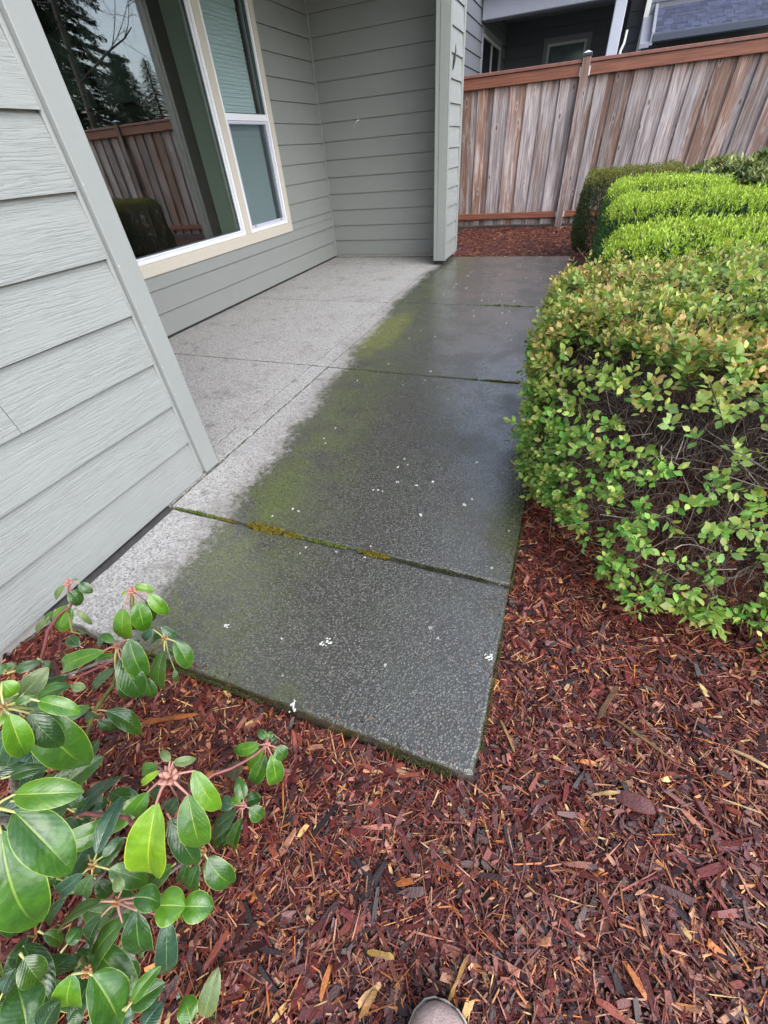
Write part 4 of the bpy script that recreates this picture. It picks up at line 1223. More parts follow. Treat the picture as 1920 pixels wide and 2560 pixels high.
sprout([at(285, 1650, 1.0), at(200, 1690, 1.06), at(110, 1705, 1.1), ground_at(20, 1760)], [.003, .0035, .004, .004], M['stem_pink'])
sprout([at(238, 1772, 1.0), hw(4), at(225, 1800, 1.03)], [.004, .004, .004], M['stem_green'])
sprout([hw(5), hw(5) + (-.03, 0, -.05), at(20, 1850, .75), root2], [.004, .005, .006, .007], M['stem_brown'])
sprout([hw(6), hw(6) + (0, 0, -.06), at(-20, 2050, .7), root2], [.004, .005, .006, .007], M['stem_brown'])
sprout([hw(7), hw(7) + (0, 0, -.04), at(215, 2230, .85), root], [.0035, .004, .005, .007], M['stem_brown'])
sprout([hw(8), hw(8) + (0, 0, -.02), hw(8) + (-.012, 0, -.08), at(330, 2060, .68), at(320, 2045, .70), at(215, 2033, .72), at(150, 2060, .85), root2], [.004, .0045, .0042, .0036, .0034, .0034, .004, .006], M['stem_pink'])
sprout([hw(9), at(640, 1885, .875), at(612, 1903, .86), at(575, 1922, .84), at(535, 1935, .82), at(470, 1980, .82), at(420, 2080, .85), root], [.0026, .0026, .0026, .0028, .003, .0035, .0045, .007], M['stem_pink'])
sprout([hw(10), hw(10) + (-.02, 0, -.04), at(540, 2060, .92), at(430, 2150, .93), root], [.0026, .003, .0035, .0045, .007], M['stem_pink'])
sprout([hw(11), at(480, 2140, .83), at(400, 2200, .88), root], [.0026, .003, .004, .006], M['stem_brown'])
sprout([hw(12), hw(12) + (0, 0, -.03), at(260, 2320, .72), at(215, 2368, .76), at(180, 2410, .86), root], [.004, .0045, .0055, .006, .0065, .007], M['stem_brown'])
sprout([hw(13), at(208, 2395, .66), at(190, 2420, .8), root], [.0035, .0045, .005, .006], M['stem_green'])
sprout([hw(14), hw(14) + (-.02, -.03, -.10), at(420, 2600, .95), ground_at(380, 2600)], [.003, .0035, .004, .005], M['stem_pink'])

# ------------------------------------------------------------------ hedge shrubs along the walkway
def se_points(c, half, z0, z1, n, k=5.0, seed=0, bump_=0.03, faces=('t', 'n', 'f', 'l', 'r')):
    """points and normals on a rounded box"""
    rr = np.random.default_rng(seed)
    hz = (z1 - z0) / 2
    area = {'t': half[0] * half[1] * 4, 'n': 4 * half[0] * hz, 'f': 4 * half[0] * hz, 'l': 4 * half[1] * hz, 'r': 4 * half[1] * hz}
    tot = sum(area[f] for f in faces)
    P = []
    for f in faces:
        m = int(n * area[f] / tot)
        a, b = rr.uniform(-1, 1, m), rr.uniform(-1, 1, m)
        o = np.ones(m)
        P.append({'t': np.stack([a, b, o], 1), 'n': np.stack([a, -o, b], 1), 'f': np.stack([a, o, b], 1), 'l': np.stack([-o, a, b], 1), 'r': np.stack([o, a, b], 1)}[f])
    P = np.concatenate(P)
    q = P / (np.sum(np.abs(P) ** k, 1, keepdims=True) ** (1 / k))
    N = np.sign(q) * np.abs(q) ** (k - 1) / np.array([half[0], half[1], hz])
    N /= np.linalg.norm(N, axis=1, keepdims=True)
    W = q * np.array([half[0], half[1], hz]) + np.array([c[0], c[1], (z0 + z1) / 2])
    d = vnoise(W[:, 0] + W[:, 2] * .7, W[:, 1] + W[:, 2] * .5, 5.0, seed + 40) - 0.5
    d2 = vnoise(W[:, 0] - W[:, 2] * .6, W[:, 1] + W[:, 2] * .9, 14.0, seed + 41) - 0.5
    W = W + N * (d * bump_ * 2 + d2 * bump_)[:, None]
    return W, N

def unit(v): return v / (np.linalg.norm(v, axis=1, keepdims=True) + 1e-9)

def sprigs(P, N, m, L, axis_up, seed, spread=(0.75, 1.25), tall=0.035):
    """m leaves round every sprig; returns base, direction, normal, order(0 tip..1 low), sprig index"""
    rr = np.random.default_rng(seed)
    n = len(P)
    ax = unit(N * (1 - axis_up) + np.array([0, 0, 1.0]) * axis_up + rr.normal(0, 0.28, (n, 3)))
    e = unit(np.cross(ax, rr.normal(0, 1, (n, 3))))
    f = np.cross(ax, e)
    B, D, Nn, O, I = [], [], [], [], []
    for j in range(m):
        o = j / max(1, m - 1)
        th = j * 2.4 + rr.uniform(0, 6.28, n) * 0.25 + rr.uniform(-.3, .3, n)
        rad = e * np.cos(th)[:, None] + f * np.sin(th)[:, None]
        tilt = spread[0] * (0.35 + 0.65 * o) + (spread[1] - spread[0]) * rr.random(n)
        d = ax * np.cos(tilt)[:, None] + rad * np.sin(tilt)[:, None]
        d[:, 2] -= 0.12 * o
        B.append(P + ax * (tall * (1 - o) - 0.012) + rad * 0.003)
        D.append(unit(d))
        nn = ax * np.sin(tilt)[:, None] - rad * np.cos(tilt)[:, None]
        Nn.append(unit(nn + rr.normal(0, 0.22, (n, 3))))
        O.append(np.full(n, o))
        I.append(np.arange(n))
    return map(np.concatenate, (B, D, Nn, O, I))

# leaf templates: x along, y across, z normal, unit length
LT = np.array([(0, 0, 0), (.28, -.20, .035), (.28, 0, 0), (.28, .20, .035), (.62, -.23, .02), (.62, 0, -.02), (.62, .23, .02), (1, 0, -.09)], float)
LF = np.array([(0, 1, 2, 2), (0, 2, 3, 3), (1, 4, 5, 2), (2, 5, 6, 3), (4, 7, 5, 5), (5, 7, 6, 6)])
LFt = np.array([(0, 1, 2), (0, 2, 3), (1, 4, 5), (1, 5, 2), (2, 5, 6), (2, 6, 3), (4, 7, 5), (5, 7, 6)])
SLT = np.array([(0, 0, 0), (.5, -.17, .03), (.5, .17, .03), (1, 0, -.04)], float)
SLF = np.array([(0, 1, 2), (1, 3, 2)])

def infront(P, margin=40):
    q = (P - CAMP) @ CAM_R
    z = -q[:, 2]
    px = 960 + 1022 * q[:, 0] / np.maximum(z, 1e-3)
    py = 1280 - 1022 * q[:, 1] / np.maximum(z, 1e-3)
    return (z > 0.05) & (px > -margin) & (px < 1920 + margin) & (py > -margin) & (py < 2560 + margin), z

def strands(name, PT, RD, colr, mat, parent):
    """PT (n,k,3), RD (n,k) -> three sided twigs in one mesh"""
    n, k, _ = PT.shape
    T = np.gradient(PT, axis=1)
    T /= np.linalg.norm(T, axis=2, keepdims=True) + 1e-9
    ref = np.array([0.3, 0.2, 0.93])
    A = np.cross(T, ref); A /= np.linalg.norm(A, axis=2, keepdims=True) + 1e-9
    Bv = np.cross(T, A)
    V = np.empty((n, k, 3, 3))
    for j in range(3):
        a = 2 * math.pi * j / 3
        V[:, :, j] = PT + (A * math.cos(a) + Bv * math.sin(a)) * RD[:, :, None]
    base = (np.arange(n) * k * 3)[:, None, None]
    i = np.arange(k - 1)[None, :, None] * 3
    j = np.arange(3)[None, None, :]
    j2 = (j + 1) % 3
    F = np.stack([base + i + j, base + i + j2, base + i + 3 + j2, base + i + 3 + j], -1).reshape(-1, 4)
    C = np.repeat(colr, k * 3, axis=0)
    return link(name, bigmesh(name, V.reshape(-1, 3), F, mat, C, True), parent)

# --- spirea in front: loose clusters of leaves over a thicket of twigs
SP_C, SP_H, SPZ0, SPZ1 = (0.705, 1.74), (0.73, 0.92), 0.05, 0.635
def spwarp(P):
    t = np.clip((P[..., 2] - SPZ0) / (SPZ1 - SPZ0), 0, 1)
    nn = np.clip((SP_C[1] - P[..., 1]) / SP_H[1], 0, 1.1)
    P[..., 1] += nn * (0.45 * t + 0.34 * np.clip((0.38 - P[..., 0]) / 0.42, 0, 1))
    return P
spirea = empty('spirea_shrub', (SP_C[0], SP_C[1], 0), 'clipped twiggy spirea with orange tipped leaves beside the wet walkway', 'shrub')
P, N = se_points(SP_C, SP_H, SPZ0, SPZ1, 5600, 5.5, 3, 0.055, ('t', 'n', 'l', 'f'))
P = spwarp(P)
rr = np.random.default_rng(77)
topw = N[:, 2] > 0.55
hgt = (P[:, 2] - SPZ0) / (SPZ1 - SPZ0)
cl = vnoise(P[:, 0] * 1.0 + P[:, 1] * .9, P[:, 2] * 1.3 + P[:, 1] * .3, 8.5, 9) * 0.65 + vnoise(P[:, 0] + P[:, 1], P[:, 2], 23.0, 10) * 0.35
left = N[:, 0] < -0.5
thr = np.where(topw, 0.08, np.where(left, 0.22, 0.32 - 0.08 * np.clip(hgt - 0.55, 0, 1) * 2 + 0.03 * (hgt < 0.4)))
keep = (cl > thr) & (rr.random(len(P)) < np.where(topw, 0.97, 0.85))
P, N = P[keep], N[keep]
P = P + N * rr.uniform(-0.035, 0.012, len(P))[:, None]
# a few long shoots breaking the outline
ns = 200
sel = rr.choice(len(P), ns, replace=False)
shootP, shootN = P[sel], N[sel]
ext = rr.uniform(0.01, 0.07, ns)
P = np.concatenate([P, shootP + unit(shootN + rr.normal(0, .3, (ns, 3))) * ext[:, None]])
N = np.concatenate([N, shootN])
B, D, Nn, O, I = sprigs(P, N, 7, 0.03, 0.45, 5, (0.85, 1.40), 0.046)
n = len(B)
rl = rr.uniform(0.55, 1.0, n) * np.where(O < 0.2, 0.72, 1.0)
Ln = 0.034 * rl
bl = vnoise(P[:, 0], P[:, 1], 6, 12)[I]
redness = np.clip(rr.normal(-0.03, 0.14, n) + np.where(O < 0.35, 0.52, 0.0) * (0.1 + bl) * np.where(B[:, 2] > .45, 1.0, .55) + 0.06 * (B[:, 2] > 0.52), 0, 1)
g1, g2, rd = np.array([0.15, 0.41, 0.080]), np.array([0.54, 0.72, 0.17]), np.array([0.72, 0.32, 0.15])
mixg = rr.random((n, 1))
Cl = (g1 * (1 - mixg) + g2 * mixg)
low = ((B[:, 2] < 0.42) & (O > 0.2))[:, None]
Cl = np.where(low, Cl * np.array([0.85, 1.05, 0.95]), Cl)
Cl = Cl * (1 - redness[:, None]) + rd * redness[:, None]
Cl *= rr.uniform(0.6, 1.25, (n, 1))
R3_ = frames(D, Nn)
Ss = np.stack([Ln, Ln * rr.uniform(1.05, 1.5, n), Ln], 1)
vis, dep = infront(B)
size = np.where(vis, Ln / dep, 0)
order = np.argsort(-size)
near, rest = order[:300], order[300:]
V, F, C = scatter(LT, LFt, B[rest], R3_[rest], Ss[rest], Cl[rest])
tag(link('foliage', bigmesh('foliage', V, F, M['leaf_small'], C, True), spirea), kind='stuff')
lm = []
cen = np.array([np.array(c) for c in ((.17, .42, .10), (.23, .47, .115), (.29, .51, .13), (.36, .56, .15), (.42, .60, .17), (.46, .54, .17), (.52, .47, .17), (.59, .41, .175), (.20, .36, .10), (.29, .44, .11))])
for c in cen:
    lm.append(bigmesh('leaf', LT, LFt, M['leaf_small'], np.repeat(c[None], 8, 0), True))
for q in near:
    k = int(np.argmin(np.sum((cen - Cl[q]) ** 2, 1)))
    o = link('leaf', lm[k], spirea)
    o.matrix_world = Matrix.Translation(Vector(B[q])) @ Matrix([[*(R3_[q][a] * Ss[q]), 0.0] for a in range(3)] + [[0, 0, 0, 1]])
    o.matrix_parent_inverse = Matrix.Identity(4)
    o.matrix_basis = Matrix.Translation(-Vector(spirea.location)) @ o.matrix_world
# twigs: stems fanning from the crown, then a fine tangle near the faces
def fan(n, cx, cy, hx, hy, z1, seed, kpts=6, r0=0.0042):
    q = np.random.default_rng(seed)
    b = np.stack([cx + q.uniform(-.62, .62, n) * hx, cy + q.uniform(-.62, .62, n) * hy, np.full(n, -0.03)], 1)
    e = np.stack([cx + (b[:, 0] - cx) * 1.3 + q.normal(0, .22, n) * hx, cy + (b[:, 1] - cy) * 1.3 + q.normal(0, .22, n) * hy, q.uniform(0.45, 1.0, n) * z1], 1)
    e[:, 0] = np.clip(e[:, 0], cx - hx, cx + hx); e[:, 1] = np.clip(e[:, 1], cy - hy, cy + hy)
    t = np.linspace(0, 1, kpts)[None, :, None]
    p = b[:, None] * (1 - t) + e[:, None] * t
    p = p + q.normal(0, 0.018, p.shape) * np.sin(t * 3.14) + np.array([0, 0, 0.06]) * np.sin(t * 3.14)
    rd_ = r0 * q.uniform(0.5, 1.2, (n, 1)) * np.linspace(1, 0.3, kpts)[None]
    return p, rd_
p1, r1 = fan(420, *SP_C, *SP_H, SPZ1 - 0.03, 4)
p1 = spwarp(p1)
c1 = np.array([0.085, 0.060, 0.052]) * rr.uniform(0.5, 1.7, (420, 1)) * np.array([1, 1, 1])
strands('main_stem', p1, r1, c1, M['twig'], spirea)['kind'] = 'stuff'
P2, N2 = se_points(SP_C, SP_H, SPZ0, SPZ1, 6200, 4.2, 23, 0.03, ('n', 'l', 't'))
P2 = spwarp(P2)
k2 = (N2[:, 2] < 0.5) | (rr.random(len(P2)) < 0.35)
P2, N2 = P2[k2], N2[k2]
n2 = len(P2)
P2 = P2 - N2 * np.abs(rr.normal(0.03, 0.055, n2))[:, None]
d2 = unit(N2 * rr.uniform(-.1, .9, (n2, 1)) + np.array([0, 0, .15]) + rr.normal(0, .75, (n2, 3)))
ln = rr.uniform(0.05, 0.20, n2)
t = np.linspace(-0.6, 0.4, 5)[None, :, None]
curl = rr.normal(0, 0.8, (n2, 1, 3))
p2 = P2[:, None] + d2[:, None] * t * ln[:, None, None] + curl * (t ** 2) * ln[:, None, None]
p2[:, :, 2] = np.maximum(p2[:, :, 2], 0.0)
p2[:, :, 0] = np.maximum(p2[:, :, 0], SP_C[0] - SP_H[0] - 0.02 + 0.03 * rr.random((n2, 1)))
p2[:, :, 1] = np.maximum(p2[:, :, 1], SP_C[1] - SP_H[1] - 0.03 + 0.04 * rr.random((n2, 1)))
c2 = np.array([0.17, 0.130, 0.112]) * rr.uniform(0.25, 1.35, (n2, 1)) ** 1.4
gl = rr.random(n2) < 0.20
c2[gl] = np.array([0.33, 0.29, 0.25]) * rr.uniform(0.7, 1.2, (gl.sum(), 1))
strands('twigs', p2, np.repeat(rr.uniform(0.0006, 0.0017, (n2, 1)), 5, 1) * np.linspace(1.1, .5, 5)[None], c2, M['twig'], spirea)['kind'] = 'stuff'
# stalk under every leaf cluster
n3 = len(P)
ctr = np.array([SP_C[0], SP_C[1], 0.28])
inw = unit(ctr - P + rr.normal(0, .12, P.shape))
t = np.linspace(0, 1, 4)[None, :, None]
p3 = P[:, None] + inw[:, None] * t * rr.uniform(.06, .2, (n3, 1, 1)) + rr.normal(0, .006, (n3, 4, 3)) * t
strands('shoots', p3, np.repeat([[0.0008, 0.0009, 0.0011, 0.0013]], n3, 0), np.array([0.16, 0.085, 0.06]) * rr.uniform(.5, 1.5, (n3, 1)), M['twig'], spirea)['kind'] = 'stuff'

# --- shrubs behind it
def small_shrub(name, label, c, half, z0, z1, n, L, cols_top, cols_side, seed, m=6, axis_up=0.55, bumpa=0.022, k=4.6, tall=0.03, mat='leaf_small', faces=('t', 'n', 'l', 'f', 'r'), tpl=(SLT, SLF), widen=1.0, spread=(.35, .8), group=None):
    root = empty(name, (c[0], c[1], 0), label, 'shrub', group)
    q = np.random.default_rng(seed)
    P, N = se_points(c, half, z0, z1, n, k, seed, bumpa, faces)
    P = P - N * np.abs(q.normal(0, 0.018, len(P)))[:, None]
    B, D, Nn, O, I = sprigs(P, N, m, L, axis_up, seed + 1, spread, tall)
    n_ = len(B)
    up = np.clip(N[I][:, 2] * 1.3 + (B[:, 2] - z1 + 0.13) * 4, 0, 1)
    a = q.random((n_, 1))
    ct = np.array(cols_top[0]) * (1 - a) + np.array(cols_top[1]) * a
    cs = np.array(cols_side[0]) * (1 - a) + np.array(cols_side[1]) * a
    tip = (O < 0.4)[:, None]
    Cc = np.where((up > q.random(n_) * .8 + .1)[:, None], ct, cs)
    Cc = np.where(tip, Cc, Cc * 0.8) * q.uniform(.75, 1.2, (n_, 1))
    Ln = L * q.uniform(.65, 1.1, n_)
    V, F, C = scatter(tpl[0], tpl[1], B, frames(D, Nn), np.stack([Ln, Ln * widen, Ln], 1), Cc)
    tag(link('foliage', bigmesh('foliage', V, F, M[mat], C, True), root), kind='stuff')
    p, rd_ = fan(60, *c, *half, z1 - 0.06, seed + 2, 5, 0.006)
    strands('branches', p, rd_, np.array([.09, .065, .05]) * q.uniform(.6, 1.3, (60, 1)), M['twig'], root)['kind'] = 'stuff'
    # older leaves deeper in
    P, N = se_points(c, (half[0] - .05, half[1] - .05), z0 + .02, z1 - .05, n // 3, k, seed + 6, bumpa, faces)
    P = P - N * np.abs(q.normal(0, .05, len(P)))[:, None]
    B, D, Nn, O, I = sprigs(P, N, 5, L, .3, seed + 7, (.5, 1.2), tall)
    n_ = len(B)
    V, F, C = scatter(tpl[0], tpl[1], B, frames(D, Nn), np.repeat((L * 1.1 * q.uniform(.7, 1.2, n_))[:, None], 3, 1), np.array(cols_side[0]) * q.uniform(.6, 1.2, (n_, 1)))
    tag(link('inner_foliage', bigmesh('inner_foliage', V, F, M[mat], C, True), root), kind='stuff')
    return root
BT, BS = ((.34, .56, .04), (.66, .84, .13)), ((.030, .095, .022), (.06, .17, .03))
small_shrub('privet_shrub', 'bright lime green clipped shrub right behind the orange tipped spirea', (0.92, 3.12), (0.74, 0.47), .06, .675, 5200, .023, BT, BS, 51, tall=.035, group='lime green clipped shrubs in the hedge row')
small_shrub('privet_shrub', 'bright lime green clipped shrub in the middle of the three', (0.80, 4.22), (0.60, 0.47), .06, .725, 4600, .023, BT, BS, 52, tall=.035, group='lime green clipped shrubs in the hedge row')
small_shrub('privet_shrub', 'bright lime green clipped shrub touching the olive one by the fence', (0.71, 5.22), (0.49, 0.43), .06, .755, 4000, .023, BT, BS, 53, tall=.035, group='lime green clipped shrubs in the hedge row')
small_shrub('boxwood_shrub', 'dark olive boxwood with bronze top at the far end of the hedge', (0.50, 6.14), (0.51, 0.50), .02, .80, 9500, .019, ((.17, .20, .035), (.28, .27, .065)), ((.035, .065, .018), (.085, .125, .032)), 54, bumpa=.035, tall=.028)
small_shrub('pieris_shrub', 'dark long leaved shrub with pale cream edges against the fence', (1.56, 6.15), (0.68, 0.60), .06, .75, 1900, .075, ((.20, .27, .08), (.44, .47, .17)), ((.07, .125, .04), (.20, .25, .09)), 55, m=7, axis_up=.35, bumpa=.10, k=2.6, tall=.05, mat='leaf_dull', tpl=(LT, LFt), widen=.62, spread=(.7, 1.5))
small_shrub('pieris_shrub', 'small dark shrub at the right edge in front of the fence', (1.80, 5.20), (0.46, 0.36), .06, .48, 1100, .06, ((.16, .20, .05), (.34, .33, .10)), ((.05, .09, .025), (.15, .16, .06)), 56, m=7, axis_up=.35, bumpa=.08, k=2.6, tall=.05, mat='leaf_dull', tpl=(LT, LFt), widen=.7, spread=(.7, 1.5))

# ------------------------------------------------------------------ bark chips over the mulch bed
q = np.random.default_rng(99)
def chip_template(s):
    e = np.random.default_rng(s)
    V = []
    by, bz = e.normal(0, .04), e.normal(0, .04)
    for i, xx in enumerate((-.5, e.uniform(-.12, .12), .5)):
        w_ = e.uniform(.45, 1.0) if i != 1 else e.uniform(.85, 1.05)
        h_ = e.uniform(.7, 1.0) if i != 1 else 1
        x_ = xx + 0
        for sy, sz in ((-1, -1), (1, -1), (1, 1), (-1, 1)):
            jx = e.uniform(-.15, .15) if i != 1 else e.uniform(-.05, .05)
            V.append((x_ + jx, sy * w_ * .5 + by * (1 - abs(2 * xx)) + e.uniform(-.1, .1), sz * h_ * .5 * e.uniform(.7, 1.1) + bz * (1 - abs(2 * xx))))
    F = []
    for i in range(2):
        for j in range(4):
            F.append((i * 4 + j, i * 4 + (j + 1) % 4, i * 4 + 4 + (j + 1) % 4, i * 4 + 4 + j))
    F += [(3, 2, 1, 0), (8, 9, 10, 11)]
    return np.array(V), np.array(F)
TPL = [chip_template(200 + s) for s in range(14)]

def chips(xr, yr, per_m2, seed, near_scale=True, sizek=1.0, beside=False):
    q = np.random.default_rng(seed)
    n = int((xr[1] - xr[0]) * (yr[1] - yr[0]) * per_m2)
    x, y = q.uniform(*xr, n), q.uniform(*yr, n)
    on_slab = (x < XE + 0.006) & (y > YN - 0.006) & (y < YFAR + 0.006)
    house_ = (x < XW - 0.012) & (y < 7)
    fe = y > FY - 0.01
    z = mulch_z(x, y)
    vis, dep = infront(np.stack([x, y, z], 1), 70)
    if beside: vis = ~vis & (np.hypot(x - .1, y - .3) < 2.3)
    acc = np.clip((1.75 / np.maximum(dep, .6)) ** 1.7, 0.02, 1.0) if near_scale else np.ones(n)
    hid = (x > .35) & (y > 1.9) & (y < 6.3)
    ok = vis & ~on_slab & ~house_ & ~fe & ~hid & (q.random(n) < acc)
    x, y, z, dep = x[ok], y[ok], z[ok], dep[ok]
    n = len(x)
    kind = q.random(n)
    L = np.clip(q.lognormal(math.log(.0105), .62, n), .004, .060) * sizek
    Wd = np.clip(L * q.uniform(.18, .52, n), .0022, .013)
    Th = np.clip(Wd * q.uniform(.16, .36, n), .0009, .003)
    st = kind < .38                         # thin splinters
    L[st] = np.clip(q.lognormal(math.log(.028), .5, st.sum()), .012, .085); Wd[st] = q.uniform(.0010, .0034, st.sum()); Th[st] = q.uniform(.001, .002, st.sum())
    bigc = kind > .988
    L[bigc] = q.uniform(.04, .075, bigc.sum()); Wd[bigc] = q.uniform(.009, .018, bigc.sum()); Th[bigc] = q.uniform(.003, .006, bigc.sum())
    pal = np.array([(.046, .0090, .0095), (.135, .0225, .0195), (.235, .055, .034), (.118, .038, .040), (.42, .19, .115), (.52, .18, .045), (.66, .41, .17), (.028, .018, .020)])
    pr = np.array([.31, .27, .15, .11, .080, .03, .025, .04])
    ci = q.choice(8, n, p=pr / pr.sum())
    ci[st] = q.choice([1, 2, 4, 5, 6], st.sum(), p=[.34, .34, .19, .09, .04])
    ci[bigc] = q.choice([0, 1, 2, 3, 7], bigc.sum())
    c = pal[ci] * q.uniform(.65, 1.45, (n, 1)) * (1 + .05 * q.normal(0, 1, (n, 3)))
    yaw = q.uniform(0, 6.283, n)
    pit = q.normal(0, .17, n)
    ax = np.stack([np.cos(yaw) * np.cos(pit), np.sin(yaw) * np.cos(pit), np.sin(pit)], 1)
    nr = np.stack([q.normal(0, .28, n), q.normal(0, .28, n), np.ones(n)], 1)
    lift = q.uniform(0.0, 0.016, n)
    slabd = np.minimum(np.abs(x - XE) + (y < YN) * 9, np.abs(y - YN) + (x > XE) * 9)
    lift *= np.clip(slabd / .05, .25, 1)
    pos = np.stack([x, y, z + lift], 1)
    R = frames(ax, nr)
    S = np.stack([L, Wd, Th], 1)
    ti = q.integers(0, len(TPL), n)
    out = []
    for k in range(len(TPL)):
        s = ti == k
        out.append(scatter(TPL[k][0], TPL[k][1], pos[s], R[s], S[s], np.clip(c[s], .004, .9)))
    return joinsc(out)
pr_ = [chips((-1.46, 2.2), (-.75, 3.0), 30000, 301), chips((-1.75, .6), (6.17, 8.4), 5200, 302, False, 1.45), chips((-1.46, 2.4), (-1.6, 2.0), 5200, 303, False, 1.75, True)]
V, F, C = joinsc(pr_)
print('chips', len(V) // 12)
tag(link('bark_chips', bigmesh('bark_chips', V, F, M['chips'], C)), kind='stuff')

qq = np.random.default_rng(404)
n = 150
e1 = qq.random(n) < .55
sx = np.where(e1, qq.uniform(-1.2, 0, n), XE - np.abs(qq.normal(0, .02, n)) - .006)
sy = np.where(e1, YN + np.abs(qq.normal(0, .016, n)) + .006, qq.uniform(.4, 2.2, n))
yaw = qq.uniform(0, 6.28, n)
L_ = qq.uniform(.003, .011, n)
pal2 = np.array([(.09, .03, .02), (.17, .05, .03), (.30, .15, .09), (.04, .03, .025)])[qq.integers(0, 4, n)]
V, F, C = scatter(TPL[3][0], TPL[3][1], np.stack([sx, sy, np.full(n, .0012)], 1), frames(np.stack([np.cos(yaw), np.sin(yaw), np.zeros(n)], 1), np.tile([[0, 0, 1.]], (n, 1))), np.stack([L_, L_ * .35, np.full(n, .0016)], 1), pal2)
tag(link('bark_crumbs', bigmesh('bark_crumbs', V, F, M['chips'], C)), kind='stuff')

# a few pieces that stand out of the mulch
def splinter(label, ax_, ay_, bx_, by_, wpx, col, name='wood_splinter', th=.004, zup=.016, cat='wood splinter'):
    a, b = ground_at(ax_, ay_, -.02), ground_at(bx_, by_, -.02)
    a[2] = float(mulch_z(a[0], a[1])) + zup
    b[2] = float(mulch_z(b[0], b[1])) + zup + .003
    wd = wpx / 1022 * (0.75 if 'flake' not in label and 'leaf' not in label else 1.1)
    e = np.random.default_rng(int(ax_ + ay_))
    L = np.linalg.norm(b - a)
    n = 7
    R = frames((b - a)[None], np.array([[e.normal(0, .15), e.normal(0, .15), 1.]]))[0]
    V = []
    for i in range(n):
        t = i / (n - 1)
        s = (.45 + .55 * min(1, 7 * t, 7 * (1 - t))) * e.uniform(.65, 1.15)
        for sy, sz in ((-1, -1), (1, -1), (1, 1), (-1, 1)):
            V.append(a + (b - a) * t + R @ np.array([e.uniform(-.03, .03) * L, sy * wd * s / 2 + e.uniform(-.08, .08) * wd, sz * th * s / 2 + .004 * math.sin(3.1 * t) * e.uniform(.5, 1)]))
    F = []
    for i in range(n - 1):
        for j in range(4):
            F.append((i * 4 + j, i * 4 + (j + 1) % 4, i * 4 + 4 + (j + 1) % 4, i * 4 + 4 + j))
    F += [(3, 2, 1, 0), tuple(range(4 * n - 4, 4 * n))]
    V = np.array(V)
    me = pymesh(name, V, F, M['chips'])
    a_ = me.attributes.new('tint', 'FLOAT_COLOR', 'POINT')
    cc = np.ones((len(V), 4), np.float32); cc[:, :3] = np.array(col) * e.uniform(.55, 1.1, (len(V), 1))
    a_.data.foreach_set('color', cc.ravel())
    return tag(link(name, me), label, cat)
splinter('flat dark red bark flake lying right of the slab corner', 1539, 1993, 1631, 2028, 27, (.13, .035, .035), 'bark_flake', .004, .018, 'bark flake')
splinter('long brown and yellow striped stick below the weathered wedge', 1539, 1796, 1668, 1896, 10, (.22, .13, .045))
splinter('grey brown weathered wood wedge right of the slab edge', 1541, 1718, 1498, 1792, 20, (.23, .13, .07))
splinter('long pale straw coloured splinter at the right picture edge', 1820, 1880, 1916, 1927, 11, (.55, .36, .17))
splinter('short yellow tan splinter beside the slab right edge', 1255, 1798, 1287, 1877, 9, (.48, .29, .11))
splinter('orange strip of wood lying beside the rhododendron leaf tip', 353, 1805, 491, 1780, 12, (.38, .12, .03))
splinter('long amber splinter standing just ahead of the shoe toe', 1170, 2386, 1120, 2506, 9, (.42, .22, .05))
splinter('thick amber piece of wood left of the shoe toe', 941, 2474, 899, 2545, 15, (.44, .21, .04))
splinter('yellow split stick lying above and left of the shoe', 918, 2378, 986, 2394, 14, (.46, .27, .06))
splinter('thin pale straw lying across the mulch above the red flake', 1480, 1988, 1560, 1983, 7, (.52, .34, .14))
splinter('curled olive brown dead leaf under the rhododendron twig', 560, 1925, 605, 1925, 34, (.13, .10, .045), 'dead_leaf', .002, .022, 'dead leaf')
o = splinter('small brown seed lying on the pale concrete by the house wall', 262, 1444, 268, 1444, 4, (.10, .03, .03), 'seed', .003, 0.0, 'seed')
o.location.z += .045
tag(tubes('dry_leaf', [([(PX1 + .012, 5.80, 1.66), (PX1 + .016, 5.83, 1.72), (PX1 + .014, 5.88, 1.79), (PX1 + .010, 5.90, 1.84)], [.004, .012, .009, .002])], M['dark_gap'], None, 5), 'small dark curled dry leaf stuck on the porch post siding', 'leaf')

# ------------------------------------------------------------------ toe of the photographer's shoe
tip = ground_at(1088, 2494, 0.02) + np.array([0.020, 0, 0])
shoe = empty('shoe', (tip[0], tip[1] - .10, -.03), 'worn taupe suede shoe toe standing on mulch at bottom edge', 'shoe')
def shoe_ring(y, hw_, z0, z1, p=2.6, n=20, flat=.0):
    out = []
    for t in np.linspace(0, 2 * math.pi, n, endpoint=False):
        c_, s_ = math.cos(t), math.sin(t)
        x_ = math.copysign(abs(c_) ** (2 / p), c_) * hw_
        z_ = (z0 + z1) / 2 + math.copysign(abs(s_) ** (2 / p), s_) * (z1 - z0) / 2
        out.append((tip[0] + x_, tip[1] - y, z_))
    return out
GZ = -.026
prof = [(.000, .006, .022, .036), (.004, .021, .012, .046), (.012, .034, .006, .053), (.028, .046, .004, .060), (.055, .0535, .004, .066), (.09, .055, .004, .078), (.13, .051, .004, .094), (.17, .046, .004, .105), (.21, .043, .004, .108), (.26, .041, .004, .110), (.29, .032, .006, .105), (.30, .012, .03, .09)]
V, F = loft([shoe_ring(y, h, a + GZ + .012, b + GZ + .012) for y, h, a, b in prof])
link('upper', pymesh('upper', V, F, M['shoe'], True), shoe)
prof2 = [(-.004, .004, .014), (.000, .022, .014), (.008, .037, .014), (.026, .050, .014), (.055, .0575, .014), (.09, .058, .014), (.14, .052, .014), (.2, .046, .014), (.27, .043, .014), (.302, .024, .014)]
